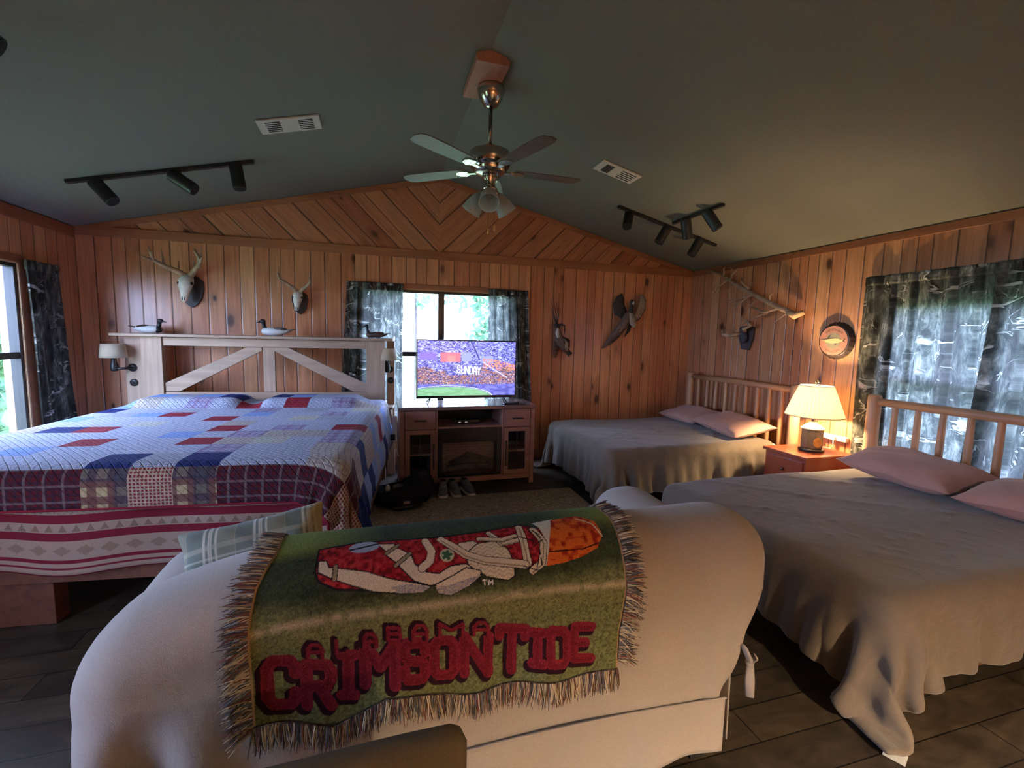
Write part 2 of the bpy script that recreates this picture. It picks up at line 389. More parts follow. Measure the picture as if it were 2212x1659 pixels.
# ------------------------------------------------------------------ windows
def window(n, axis, plane, out, w, mull=None, rail=None):
    a0, a1, z0, z1 = w; r = empty('window_%d' % n, (0,0,0), kind='structure')
    def B(mb, u0, u1, w0, w1, d0, d1):
        p0, p1 = sorted((plane+out*d0, plane+out*d1))
        return mb.box(u0, u1, p0, p1, w0, w1) if axis == 'y' else mb.box(p0, p1, u0, u1, w0, w1)
    f = MB(); t = .04
    for q in ((a0, a1, z0, z0+t), (a0, a1, z1-t, z1), (a0, a0+t, z0+t, z1-t), (a1-t, a1, z0+t, z1-t)): B(f, *q, .002, .07)
    f.build('window_frame', M['bronze'], r, bevel=.003)
    if mull is not None: B(MB(), mull-.035, mull+.035, z0+t, z1-t, -.004, .07).build('mullion', M['bronze'], r, bevel=.003)
    spans = [(a0+t, a1-t)] if mull is None else [(a0+t, mull-.035), (mull+.035, a1-t)]
    for s0, s1 in spans:
        if rail: B(MB(), s0, s1, rail-.025, rail+.025, .01, .06).build('meeting_rail', M['bronze'], r, bevel=.003)
        B(MB(), s0, s1, z0+t, z1-t, .032, .036).build('glass_pane', M['glass'], r)
    c = MB(); k = .055
    for q in ((a0-k, a1+k, z1, z1+k), (a0-k, a0, z0, z1), (a1, a1+k, z0, z1)): B(c, *q, -.014, -.001)
    c.build('window_casing', M['trim_y' if axis == 'x' else 'trim'], r, bevel=.003)
    j = MB(); e = .012
    for q in ((a0, a1, z1-e, z1), (a0, a0+e, z0, z1), (a1-e, a1, z0, z1)): B(j, *q, -.012, .001)
    j.build('window_jamb', M['sill'], r)
    B(MB(), a0-.06, a1+.06, z0-.03, z0+.004, -.09, .0).build('window_sill', M['sill'], r, bevel=.006)
    B(MB(), a0-.04, a1+.04, z0-.09, z0-.03, -.014, -.001).build('window_apron', M['trim'], r, bevel=.003)
    return r
window(1, 'y', YB, 1, WIN_BACK, mull=.70, rail=1.27)
window(2, 'x', XL, -1, WIN_LEFT, mull=None, rail=1.26)
window(3, 'x', XR, 1, WIN_RIGHT, mull=None, rail=1.22)
window(4, 'x', XL, -1, WIN_LEFT2, mull=None, rail=1.26)

# ------------------------------------------------------------------ curtains
def curtain(axis, plane, out, a0, a1, b0, b1, z0, z1, folds, label, amp=.022, seed=0, group=None):
    # gathered panel, a0..a1 at the rod, b0..b1 at the hem
    r = empty('camouflage_curtain', label=label, cat='curtain', group=group)
    def fn(u, v):
        q0 = a0+(a1-a0)*u; q1 = b0+(b1-b0)*u; q = q0*(v)+q1*(1-v)
        z = z0+(z1-z0)*v
        fo = math.sin(2*PI*folds*u+seed+.8*math.sin(3*u+seed)) + .45*math.sin(2*PI*folds*1.7*u+2*seed+v)
        d = .055 + amp*fo*(.65+.35*(1-v)) + .008*math.sin(5*v+6*u+seed)
        q += .012*math.cos(2*PI*folds*u+seed+v*1.3) * (1 if .05 < u < .95 else 0)
        return (q, plane-out*d, z) if axis == 'y' else (plane-out*d, q, z)
    n = max(24, int(folds*14))
    hv = 1-.075/(z1-z0)
    MB().grid(n, 40, lambda u, v: fn(u, v*hv)).build('cloth_panel', M['camo'], r, smooth=True)
    def top(u, v):
        p = Vector(fn(u, hv+(1-hv)*v)); return p
    MB().grid(n, 4, top).build('rod_pocket', M['camo_dark'], r, smooth=True, solid=.012, offset=0)
    return r
curtain('y', YB, 1, -.30, .275, -.40, .265, .33, 2.035, 5, 'camouflage curtain panel behind the pine headboard, left of the television', seed=1)
curtain('y', YB, 1, 1.235, 1.70, 1.25, 1.80, .33, 2.03, 5, 'camouflage curtain panel hanging beside the right edge of the television', seed=2)
curtain('x', XL, -1, 4.53, 4.90, 4.60, 5.06, .33, 2.00, 4, 'dark camouflage curtain at the open window beside the quilted bed', seed=4)
curtain('x', XR, 1, 2.95, 1.98, 2.94, 1.98, .40, 2.06, 7, 'wide camouflage curtain lit from behind over the near log headboard', seed=5, amp=.016)
curtain('x', XR-.05, 1, 2.04, 1.10, 2.12, 1.05, .40, 2.06, 7, 'camouflage curtain panel at the right edge of the photo, next to the lit one', seed=7, amp=.016)
curtain('x', XL, -1, 2.60, 3.02, 2.45, 2.95, .33, 2.00, 4, 'camouflage curtain on the far side of the bright window by the quilted bed', seed=9)

# ------------------------------------------------------------------ outdoors
M['grass'] = plain('lawn', (.16,.24,.09), .9, noise=.5, nscale=3)
M['leafA'] = transl('leaves', (.14,.28,.16), .4); M['leafB'] = transl('leaves_pale', (.20,.34,.17), .4)
M['bark'] = plain('bark', (.10,.08,.07), .9, noise=.4, nscale=9)
mb = MB(); mb.box(-40, 40, YB+T+.02, 45, -.5, -.35); mb.box(-40, XL-T-.02, -20, YB+T+.02, -.5, -.35); mb.box(XR+T+.02, 40, -20, YB+T+.02, -.5, -.35)
tag(mb.build('lawn', M['grass']), 'green lawn outside the windows', 'lawn', kind='structure')
def tree(loc, h, cr, n, mat, label, low=.8, sz=.14, trunk=.14):
    r = empty('tree', loc, label=label, cat='tree', group='trees outside the windows')
    MB().tube([(0,0,0), (.08,.05,h*.35), (-.05,0,h*.7), (0,0,h)], [trunk, trunk*.8, trunk*.5, .03], 10).build('trunk', M['bark'], r, smooth=True)
    mb = MB(); cl = [(RNG.normal(0, cr*.45), RNG.normal(0, cr*.45), RNG.uniform(low, h+.4), RNG.uniform(.35, .8)) for _ in range(26)]
    vs = []; fs = []
    for i in range(n):
        c = cl[RNG.integers(len(cl))]; d = RNG.normal(0, 1, 3); d /= np.linalg.norm(d); p = np.array(c[:3])+d*c[3]*RNG.uniform(.5, 1)**.5*np.array([1,1,.8])
        a_ = RNG.normal(0, 1, 3); a_ /= np.linalg.norm(a_); b_ = np.cross(a_, RNG.normal(0, 1, 3)); b_ /= np.linalg.norm(b_); s = sz*RNG.uniform(.6, 1.2)
        k = len(vs); vs += [p-a_*s, p+b_*s*.45, p+a_*s, p-b_*s*.45]; fs.append((k, k+1, k+2, k+3))
    mb.add(vs, fs); mb.build('foliage', mat, r)
G0 = -.35
tree((-4.6, 8.1, G0), 4.2, 1.3, 5200, M['leafB'], 'bushy green tree outside the window by the quilted bed', low=.2)
tree((-8.6, 12.6, G0), 5.5, 1.8, 5200, M['leafA'], 'taller green tree farther off outside the window by the quilted bed', low=.3)
tree((.75, 11.5, G0), 7.0, .7, 700, M['leafA'], 'tree with pale leaves seen through the window behind the television', low=2.2, trunk=.16)
tree((2.9, 12.0, G0), 7.0, .9, 1500, M['leafA'], 'broader pale-leaved tree at the right side of the window behind the television', low=1.6)
tree((8.2, 4.5, G0), 5.5, 1.3, 1500, M['leafA'], 'tree standing outside behind the curtained window', low=1.8)
M['post_paint'] = plain('painted_porch_post', (.62,.60,.58), .5)
r = empty('porch_post', (.47, 7.3, G0), label='pale porch post outside the window, seen left of the television', cat='post')
MB().box(-.08, .08, -.08, .08, 0, 3.4).build('post_shaft', M['post_paint'], r, bevel=.008)
MB().box(-.11, .11, -.11, .11, 0, .14).build('post_base', M['post_paint'], r, bevel=.008)

# ------------------------------------------------------------------ ceiling fixtures
def spot(r, base, dirv, L=.195, rad=.048):
    # stem down from track then can aimed along dirv
    base = Vector(base); d = Vector(dirv).normalized(); piv = base + Vector((0,0,-.075))
    h = MB(); h.tube([piv-d*L*.38, piv-d*L*.34, piv+d*L*.55, piv+d*L*.62], [rad*.72, rad, rad, rad*.97], 20)
    o = h.build('spot_head', M['black_metal'], r, smooth=False, bevel=.003)
    MB().lathe([(.014, 0), (.016, -.035)], 12, tuple(base)).tube([base+Vector((0,0,-.03)), piv], [.008, .008], 8).build('stem', M['black_metal'], o, smooth=True)
    MB().tube([piv+d*(L*.60), piv+d*(L*.625)], [rad*.85, rad*.85], 20).build('lens', M['dark'], o)
def ceil_z(x): return ZP-SL*abs(x-XM)
def track(x0, y0, x1, y1, heads, label, group):
    r = empty('track_light', label=label, cat='track light', group=group)
    a_ = Vector((x0, y0, ceil_z(x0)-.014)); b_ = Vector((x1, y1, ceil_z(x1)-.014))
    MB().bar(a_, b_, .036, .026).build('track', M['black_metal'], r, bevel=.003)
    for t, d in heads:
        p = a_.lerp(b_, t); spot(r, p, d)
tg = 'black ceiling track lights'
track(-2.12, 4.16, -.92, 4.195, [(.17, (.55,-.15,-.62)), (.58, (.85,-.1,-.55)), (.90, (.15,-.1,-.9))], 'black track light with three cans above the quilted bed', tg)
track(2.31, 4.24, 3.485, 4.23, [(.10, (-.35,-.45,-.8)), (.46, (-.45,.1,-.85)), (.80, (-.4,.2,-.85))], 'black three-can track light sloping down to the right corner', tg)
track(2.87, 4.12, 2.87, 3.42, [(.30, (.35,.2,-.9)), (.78, (.45,-.3,-.8))], 'short black two-can track running towards the viewer at the right', tg)
track(-2.04, 2.04, -1.45, 2.32, [(.55, (.95,.1,-.25)), (.97, (.5,.2,-.35))], 'black can lights at the upper left edge of the photo', tg)
def vent(pts, slots, label):
    # pts: centre x,y ; length along x lx, width wy
    cx, cy, lx, wy, rz = pts; sg = 1 if cx > XM else -1
    r = empty('ceiling_vent', (cx, cy, ceil_z(cx)-.001), label=label, cat='ceiling vent', group='ceiling vents')
    r.rotation_euler = (0, math.atan(SL)*sg, rz)
    MB().box(-lx/2, lx/2, -wy/2, wy/2, -.012, 0).build('vent_frame', M['vent'], r, bevel=.004)
    for x0, x1, n in slots:
        s = MB()
        for i in range(n):
            yy = -wy*.32+wy*.64*i/(n-1); s.box(x0, x1, yy-.004, yy+.004, -.0145, -.0115)
        s.build('louvre', M['dark'], r)
vent((-.565, 3.62, .40, .215, 0), [(-.15, -.055, 6), (.06, .155, 6)], 'white ceiling vent with two louvred ends, on the dark slope above the skulls')
vent((1.96, 3.64, .37, .20, 0), [(-.13, -.06, 9), (.02, .15, 5)], 'white ceiling vent on the right slope beside the fan')

# ceiling fan
FX, FY = .742, 3.17
fan = empty('ceiling_fan', (FX, FY, 2.62), label='brushed nickel ceiling fan with brown blades hanging from a long rod', cat='ceiling fan')
M['pinkwood'] = woodm('fan_block_wood', (.36,.14,.09), (.50,.22,.15), 1, rough=.6)
M['blade'] = woodm('fan_blade', (.10,.065,.045), (.17,.11,.075), 0, rough=.45)
zt = ZP-.022-2.62
MB().prism([(-.155,zt+.0), (-.06, zt+.028), (.02, zt+.0), (.055, zt-.02), (.055, zt-.05), (-.155, zt-.05)], lambda a,b,t: (a,t,b), -.27, .19).build('mounting_block', M['pinkwood'], fan, bevel=.004)
MB().lathe([(.090, zt-.05), (.094, zt-.07), (.080, zt-.12), (.046, zt-.17), (.02, zt-.18)], 28).build('canopy', M['steel'], fan, smooth=True)
MB().tube([(0,0,zt-.17), (0,0,.15)], .0125, 14).build('downrod', M['steel_dark'], fan, smooth=True)
MB().lathe([(.02,.16), (.045,.15), (.05,.125), (.11,.12), (.134,.108), (.14,.085), (.14,.03), (.13,.015), (.11,.01), (.115,-.01), (.09,-.03), (.05,-.035)], 40).build('motor_housing', M['steel'], fan, smooth=True)
MB().lathe([(.05,-.035), (.052,-.06), (.042,-.075), (.04,-.11), (.055,-.125), (.04,-.145), (.0,-.15)], 28).build('light_fitter', M['steel'], fan, smooth=True)
for k in range(5):
    an = math.radians(72*k); ca, sa = math.cos(an), math.sin(an)
    Rz = Matrix.Rotation(an, 4, 'Z'); pit = math.radians(3)
    def P(x, y, z=0): return Rz @ Vector((x, y*math.cos(pit), z + y*math.sin(pit)-.005))
    outl = [(.17,-.05), (.24,-.06), (.5,-.068), (.61,-.066), (.65,-.05), (.665,0), (.65,.05), (.61,.066), (.5,.068), (.24,.06), (.17,.05)]
    bl = MB().prism(outl, lambda a,b,t: P(a, b, t), -.003, .003).build('blade', M['blade'], fan, bevel=.001)
    ar = MB(); ar.bar(P(.09,0,-.01), P(.16,0,-.008), .03, .008)
    ar.prism([(.15,-.018), (.19,-.045), (.235,-.03), (.25,0), (.235,.03), (.19,.045), (.15,.018)], lambda a,b,t: P(a, b, t), -.009, -.004)
    ar.build('blade_iron', M['steel'], bl)
M['frost'] = transl('frosted_shade', (.62,.60,.55), .55, .35)
for k in range(3):
    an = math.radians(257+120*k); d = Vector((math.cos(an)*.62, math.sin(an)*.62, -.78)).normalized()
    b0 = Vector((math.cos(an)*.035, math.sin(an)*.035, -.12))
    sh = MB(); prof = [(.0, .020), (.012, .028), (.035, .044), (.08, .057), (.12, .063), (.138, .068)]
    sh.tube([b0+d*(.045+t) for t, _ in prof], [r_ for _, r_ in prof], 24, cap=False)
    so = sh.build('glass_shade', M['frost'], fan, smooth=True, solid=.003)
    MB().tube([b0, b0+d*.03, b0+d*.055], [.012, .018, .02], 14).build('lamp_holder', M['steel'], so, smooth=True)
    bb = MB(); bb.tube([b0+d*t for t in (.055, .075, .10, .118, .125)], [.009, .013, .022, .018, .006], 14); bb.build('bulb', M['frost'], so, smooth=True)
for dx, dy, l in ((-.012,-.03,.30), (.035,-.02,.275)):
    ch = MB().tube([(dx,dy,-.14), (dx,dy,-.14-l+.05)], .0012, 5).build('pull_chain', M['steel_dark'], fan)
    MB().lathe([(.0,0), (.004,-.004), (.007,-.025), (.006,-.04), (0,-.046)], 10, (dx, dy, -.14-l+.05)).build('pull_knob', plain('brass', (.75,.48,.18), .3, metal=.8) if 'brass' not in bpy.data.materials else bpy.data.materials['brass'], ch, smooth=True)
# ------------------------------------------------------------------ cloth draping
def drape(pos, boxes, floor=.012, steps=160, iters=14, gap=.012, damp=.97, fric=.6, bend=.35, pin=None):
    # pos: (ny, nx, 3) start sheet; boxes: (x0,x1,y0,y1,z0,z1,r)
    P = pos.copy(); V = np.zeros_like(P); ny, nx, _ = P.shape
    R0 = pos.copy()
    def cons(sl1, sl2, w):
        d0 = np.linalg.norm(R0[sl1]-R0[sl2], axis=-1, keepdims=True)
        def go():
            d = P[sl1]-P[sl2]; L = np.linalg.norm(d, axis=-1, keepdims=True)+1e-9
            c = d*(w*.5*(L-d0)/L); P[sl1] -= c; P[sl2] += c
        return go
    S = slice; C_ = []
    for k in (0, 1):
        C_.append(cons((S(None), S(k, nx-1, 2)), (S(None), S(k+1, nx, 2)), 1.0))
        C_.append(cons((S(k, ny-1, 2), S(None)), (S(k+1, ny, 2), S(None)), 1.0))
    for k in (0, 1):
        a1 = (S(k, ny-1, 2), S(0, nx-1)); b1 = (S(k+1, ny, 2), S(1, nx)); C_.append(cons(a1, b1, .35))
        a1 = (S(k, ny-1, 2), S(1, nx)); b1 = (S(k+1, ny, 2), S(0, nx-1)); C_.append(cons(a1, b1, .35))
    def bendc():
        for ax in (0, 1):
            n = ny if ax == 0 else nx
            for k in range(4):
                i0 = np.arange(k, n-2, 4)
                if len(i0) == 0: continue
                s1 = (i0,) if ax == 0 else (slice(None), i0); s2 = (i0+2,) if ax == 0 else (slice(None), i0+2)
                A_ = P[s1]; B_ = P[s2]; d0 = np.linalg.norm(R0[s1]-R0[s2], axis=-1, keepdims=True)
                d = A_-B_; L = np.linalg.norm(d, axis=-1, keepdims=True)+1e-9; c = d*(bend*.5*(L-d0)/L)
                P[s1] = A_-c; P[s2] = B_+c
    hit = np.zeros(P.shape[:2], bool)
    def coll():
        hit[:] = False
        for x0, x1, y0, y1, z0, z1, r in boxes:
            c = np.array([(x0+x1)/2, (y0+y1)/2, (z0+z1)/2]); h = np.array([(x1-x0)/2, (y1-y0)/2, (z1-z0)/2])-r
            rel = P-c; q = np.abs(rel)-h; o = np.maximum(q, 0); lo = np.linalg.norm(o, axis=-1); inn = np.minimum(q.max(-1), 0)
            d = lo+inn-r-gap; m1 = d < 0
            if not m1.any(): continue
            n = np.where((lo > 1e-9)[..., None], o/np.maximum(lo, 1e-9)[..., None], (q == q.max(-1, keepdims=True)).astype(float))*np.sign(rel)
            P[m1] -= n[m1]*d[m1][:, None]; hit[m1] = True
        fl = P[..., 2] < floor; P[..., 2] = np.maximum(P[..., 2], floor); hit[fl] = True
    PX = R0[..., :2].copy()
    for st in range(steps):
        old = P.copy(); V[..., 2] -= .0035; P += V
        for it in range(iters):
            for f in C_: f()
            bendc()
            if pin is not None: P[..., :2] += (PX-P[..., :2])*pin[..., None]
            if it % 3 == 2: coll()
        coll()
        dlt = P-old; P[hit] -= dlt[hit]*np.array([fric, fric, 0])
        V[:] = (P-old)*damp; V[hit] *= (1-fric)
        sp = np.linalg.norm(V, axis=-1, keepdims=True); V *= np.minimum(1, .03/np.maximum(sp, 1e-9))
    return P
def sheet(x0, x1, y0, y1, z, nx, ny, jitter=.002):
    xs = np.linspace(x0, x1, nx); ys = np.linspace(y0, y1, ny); X, Y = np.meshgrid(xs, ys)
    Z = z + jitter*RNG.normal(0, 1, X.shape); return np.stack([X, Y, Z], -1)
def sheet_mb(P, mi=None):
    ny, nx, _ = P.shape; mb = MB()
    fs = [(j*nx+i, j*nx+i+1, (j+1)*nx+i+1, (j+1)*nx+i) for j in range(ny-1) for i in range(nx-1)]
    mb.add(P.reshape(-1, 3), fs)
    if mi is not None: mb.mi = [int(k) for k in mi]
    return mb
def pillow_mb(a, b, h, seed=0, flange=0, sag=0):
    mb = MB()
    for sgn in (1, -1):
        def fn(u, v, sgn=sgn):
            x = 2*u-1; y = 2*v-1
            e = max(0, (1-abs(x)**3.2))*max(0, (1-abs(y)**3.2)); t = e**.55
            kx = a*(1-.07*(1-abs(y)**2)*abs(x)**3); ky = b*(1-.08*(1-abs(x)**2)*abs(y)**3)
            w = wob(x*2.2+seed, y*2.2, seed)
            z = sgn*h*t*(1+.10*w) + .012*w*(1-t) + sag*(x*x)
            return (x*kx, y*ky, z)
        g0 = len(mb.v); mb.grid(26, 20, fn)
        if sgn == -1:
            n = 27*21; mb.f[-26*20:] = [tuple(reversed(q)) for q in mb.f[-26*20:]]
    return mb

# ------------------------------------------------------------------ quilted bed
BA = math.radians(-6.5)                              # the bed stands a little askew
def broot(name, lx, ly, z, **k):
    c, s = math.cos(-BA), math.sin(-BA)
    return empty(name, (c*lx+s*ly, -s*lx+c*ly, z), BA, **k)
B0 = (-1.56, 4.0)
def bl(mb, ox=B0[0], oy=B0[1]):
    mb.v = [(x-ox, y-oy, z) for x, y, z in mb.v]; return mb
bed = broot('quilted_bed', *B0, 0, label='large bed with a rustic pale wood truss headboard and a shelf on top', cat='bed')
def bp(name, mb, mat, **k): return bl(mb).build(name, mat, bed, **k)
bp('headboard_shelf', MB().box(-2.856, -.383, 4.68, 4.97, 1.418, 1.443), M['barnx'], bevel=.003)
for x0, x1 in ((-2.645, -2.47), (-.651, -.47)): bp('headboard_post', MB().box(x0, x1, 4.75, 4.80, 0, 1.416), M['barn'], bevel=.004)
for x0, x1, yb in ((-2.80, -2.648, 4.79), (-.465, -.385, 4.90)): bp('side_board', MB().box(x0, x1, yb, yb+.03, 0, 1.416), M['barn'], bevel=.004)
bp('upper_rail', MB().box(-2.468, -.653, 4.765, 4.80, 1.335, 1.412), M['barnx'], bevel=.003)
bp('lower_rail', MB().box(-2.468, -.653, 4.765, 4.80, .815, .900), M['barnx'], bevel=.003)
bp('centre_stud', MB().box(-1.605, -1.50, 4.767, 4.80, .902, 1.333), M['barn'], bevel=.003)
for sg in (-1, 1):
    cx = -1.56
    poly = [(cx+sg*.905, .905), (cx+sg*.905, .985), (cx+sg*.185, 1.333), (cx+sg*.055, 1.333), (cx+sg*.055, 1.30), (cx+sg*.785, .905)]
    if sg < 0: poly = [p for p in poly]
    bp('diagonal_brace', MB().prism(poly, lambda a,b,t: (a,t,b), 4.768, 4.798), M['barnx'], bevel=.003)
bp('lower_board', MB().box(-2.468, -.653, 4.77, 4.80, .56, .68), M['redwood'], bevel=.003)
for x0, x1 in ((-2.62, -2.575), (-.465, -.42)): bp('side_rail', MB().box(x0, x1, 2.50, 4.74, .26, .52), M['redwood'], bevel=.004)
bp('foot_rail', MB().box(-2.57, -.47, 2.495, 2.535, .235, .47), M['redwood'], bevel=.004)
for x0, x1 in ((-2.62, -2.575), (-.465, -.42)): bp('foot_post', MB().box(x0, x1, 2.47, 2.56, 0, .60) if x1 > -1 else MB().box(x0, x1, 2.47, 2.56, 0, .60), M['redwood'], bevel=.004)
bp('leg', MB().box(-2.20, -1.86, 2.53, 2.62, 0, .26), M['redwood'], bevel=.004)
bp('mattress', MB().box(-2.55, -.50, 2.54, 4.74, .40, .785), M['mattress'], bevel=.06)
for n_, (x0, x1, z, col) in enumerate(((-2.87, -2.62, .665, 0), (-.462, -.388, .735, 0))):
    s = bp('bedside_shelf', MB().box(x0, x1, 4.70, 4.90, z, z+.022), M['barnx'], bevel=.003)
    bl(MB().box((x0+x1)/2-.02, (x0+x1)/2+.02, 4.84, 4.895, z-.16, z-.001).prism([(4.73, z-.001), (4.85, z-.001), (4.85, z-.10)], lambda a,b,t: (t,a,b), (x0+x1)/2-.012, (x0+x1)/2+.012)).build('shelf_bracket', M['barn'], s)
for xx, yy, zz in ((-2.735, 4.788, .985), (-.425, 4.897, 1.01)):
    c = MB().lathe([(.0,-.012), (.026,-.012), (.034,-.006), (.034,0)], 20, (xx, yy, zz), 'y')
    k_ = bp('outlet_cover', c, M['black_metal'], smooth=True)
    bl(MB().lathe([(.0,-.03), (.010,-.028), (.012,-.013)], 12, (xx, yy, zz), 'y')).build('knob', M['steel_dark'], k_, smooth=True)

# patchwork quilt, draped; one material per kind of patch
def check_mat(name, base, line, sc=45, w=.22, second=None, rough=.9, k2=4, w2=.16):
    m_, nt, b, out = new_mat(name); g = G(nt); u = g.xyz(g.uv())
    def ln(s, k, wd): return g.ramp(g.math('ABSOLUTE', g.math('SUBTRACT', g.math('FRACT', g.math('MULTIPLY', s, k)), .5)), [(wd*.5, 1.0), (wd*.5+.04, 0.0)])
    col = g.mix(g.math('MULTIPLY', ln(u[0], sc, w), .85), base, line); col = g.mix(g.math('MULTIPLY', ln(u[1], sc, w), .85), col, line)
    if second:
        col = g.mix(g.math('MULTIPLY', ln(u[0], sc/k2, w2), .7), col, second); col = g.mix(g.math('MULTIPLY', ln(u[1], sc/k2, w2), .7), col, second)
    q = g.noise(g.uv(), 60, 3)
    col = g.mix(1.0, col, g.ramp(q, [(.3, .82), (.7, 1.12)]), 'MULTIPLY')
    nt.links.new(col, b.inputs['Base Color']); b.inputs['Roughness'].default_value = rough; b.inputs['Specular IOR Level'].default_value = .15
    s1 = g.math('ABSOLUTE', g.math('SUBTRACT', g.math('FRACT', g.math('MULTIPLY', g.math('ADD', u[0], u[1]), 24)), .5))
    h = g.math('ADD', g.math('MULTIPLY', g.ramp(s1, [(0, 0.0), (.12, 1.0)]), .4), g.noise(g.uv(), 28, 3, .6, 1.0))
    nt.links.new(g.bump(h, .8, .012), b.inputs['Normal']); return m_
QM = {'N': check_mat('patch_navy', (.018,.028,.13), (.022,.034,.15), 30), 'B': check_mat('patch_sky', (.22,.33,.64), (.28,.40,.70), 60),
      'W': check_mat('patch_lattice', (.52,.52,.54), (.20,.23,.38), 85, .26), 'L': check_mat('patch_pale', (.36,.40,.55), (.50,.52,.60), 40, .3),
      'R': check_mat('patch_red', (.27,.02,.035), (.30,.03,.045), 50), 'D': check_mat('patch_plaid', (.12,.014,.020), (.06,.022,.035), 34, .40, (.20,.15,.15), k2=2.6, w2=.10),
      'T': check_mat('patch_tan', (.52,.40,.22), (.16,.06,.06), 12, .42, (.05,.05,.08)), 'C': check_mat('patch_gingham', (.26,.045,.05), (.55,.42,.30), 60, .34),
      'S': check_mat('patch_cream', (.50,.46,.40), (.34,.26,.28), 36, .16), 'V': check_mat('patch_lavender', (.30,.28,.44), (.44,.40,.52), 34, .3, (.24,.14,.24), k2=3, w2=.12),
      'G': check_mat('patch_sage', (.46,.47,.40), (.56,.55,.48), 40, .3)}
QK = list(QM)
QROWS = ['CDDDDDDTCTDDDCC',
         'NNNLLLLNWNLLSDN',
         'DLLLBLLLLVLLSSN',
         'LLVLLRLLRSGLVNB',
         'SBLLLLLBLVSSVSN',
         'LLSNRLLLRLVLRSB',
         'VLLLLGLLSLLLLBW',
         'LNBLLLLRLLGWLLB',
         'SLLWBRLLBLLVLRW',
         'LBNLLWLLVLWLGLN',
         'WLBSLVLRLRLVSBL',
         'LGLBWBNWNBLLWLL',
         'BLWLNLBWLNBLLSB']
NXC, NYC, SUB = 15, 13, 8
qx0, qx1, qy0, qy1 = -2.98, -.10, 2.285, 4.70
P0 = sheet(qx0, qx1, qy0, qy1, .86, NXC*SUB+1, NYC*SUB+1)
boxes_q = [(-2.60, -.45, 2.445, 4.74, 
           .2, .815, .06), (-.475, -.41, 2.50, 4.74, .0, .52, .01), (-2.635, -2.57, 2.5, 4.74, 0, .52, .01)]
for px in (-2.05, -1.05): boxes_q.append((px-.44, px+.44, 4.18, 4.66, .60, .885, .12))
pinq = .25*((P0[..., 0] > -2.45)&(P0[..., 0] < -.62)&(P0[..., 1] > 2.62)).astype(float)
PQ = drape(P0, boxes_q, steps=90, iters=10, gap=.018, bend=.25, pin=pinq)
mi = []
for j in range(NYC*SUB):
    for i in range(NXC*SUB):
        mi.append(QK.index(QROWS[j//SUB][i//SUB]))
quilt = broot('patchwork_quilt', *B0, 0, label='patchwork quilt in blue, cream and burgundy squares spread over the large bed', cat='quilt')
qm = sheet_mb(PQ, mi); qo = bl(qm).build('quilt_top', [QM[k] for k in QK], quilt, smooth=True, solid=.012, offset=0)
uvl = qo.data.uv_layers.new(name='UVMap')
nxv = NXC*SUB+1; vu = np.array([[(i % nxv)/SUB*.19, (i//nxv)/SUB*.19] for i in range(len(qm.v))])
lv = np.zeros(len(qo.data.loops), dtype=np.int32); qo.data.loops.foreach_get('vertex_index', lv)
uvl.data.foreach_set('uv', vu[lv].ravel().astype(np.float32))
# binding along the foot edge
ed = [Vector(PQ[0, i]) for i in range(0, NXC*SUB+1, 2)]
bl(MB().tube(ed, .008, 8)).build('binding', QM['R'], quilt, smooth=True)
# red and cream striped blanket under it
m_, nt, b, out = new_mat('striped_blanket'); g = G(nt); x, y, z = g.xyz(g.uv())
RED, CR, TN = (.20,.018,.032), (.40,.28,.21), (.21,.13,.085)
z = y
st = g.ramp(g.math('DIVIDE', z, .5), [(0.0, RED), (.010, CR), (.055, RED), (.075, CR), (.115, RED), (.15, CR), (.33, RED), (.41, CR), (.50, RED), (.585, CR), (.64, RED)], 'CONSTANT')
def inband(z, a_, b_): return g.math('MULTIPLY', g.math('GREATER_THAN', z, a_), g.math('LESS_THAN', z, b_))
fx = g.math('SUBTRACT', g.math('FRACT', g.math('MULTIPLY', x, 17)), .5)
tz = g.math('DIVIDE', g.math('SUBTRACT', z, .209), .036)     # rows of firs, then of leaves
tri = g.math('LESS_THAN', g.math('ABSOLUTE', fx), g.math('MULTIPLY', g.math('SUBTRACT', 1.0, tz), .34))
st = g.mix(g.math('MULTIPLY', tri, g.math('MULTIPLY', inband(z, .210, .245), .8)), st, TN)
fx2 = g.math('SUBTRACT', g.math('FRACT', g.math('MULTIPLY', x, 10)), .5)
lz = g.math('DIVIDE', g.math('SUBTRACT', z, .12), .026)
lf = g.math('ADD', g.math('MULTIPLY', g.math('ABSOLUTE', fx2), 2.4), g.math('ABSOLUTE', lz)); lf = g.math('ADD', lf, g.math('MULTIPLY', g.math('SUBTRACT', g.noise(g.uv(), 130, 2), .5), .9))
st = g.mix(g.math('MULTIPLY', g.math('LESS_THAN', lf, .95), .6), st, TN)
st = g.mix(g.math('MULTIPLY', g.math('GREATER_THAN', g.noise(g.uv(), 70, 1), .56), g.math('MULTIPLY', inband(z, .2925, .32), .6)), st, TN)
st = g.mix(1.0, st, g.ramp(g.noise(g.uv(), 300, 2), [(.3, .8), (.7, 1.12)]), 'MULTIPLY')
nt.links.new(st, b.inputs['Base Color']); b.inputs['Roughness'].default_value = .92; b.inputs['Specular IOR Level'].default_value = .15
M['stripe'] = m_
path = []                                            # around the foot and the near right corner
x_ = -2.60
while x_ < -.60: path.append((x_, 2.485, 0)); x_ += .02
for k in range(9): t = PI/2*k/8; path.append((-.58+.10*math.sin(t), 2.585-.10*math.cos(t), t))
y_ = 2.60
while y_ < 3.4: path.append((-.48, y_, PI/2)); y_ += .02
arc = [0]
for k in range(1, len(path)): arc.append(arc[-1]+math.hypot(path[k][0]-path[k-1][0], path[k][1]-path[k-1][1]))
nr = 26; vs = []; uvv = []
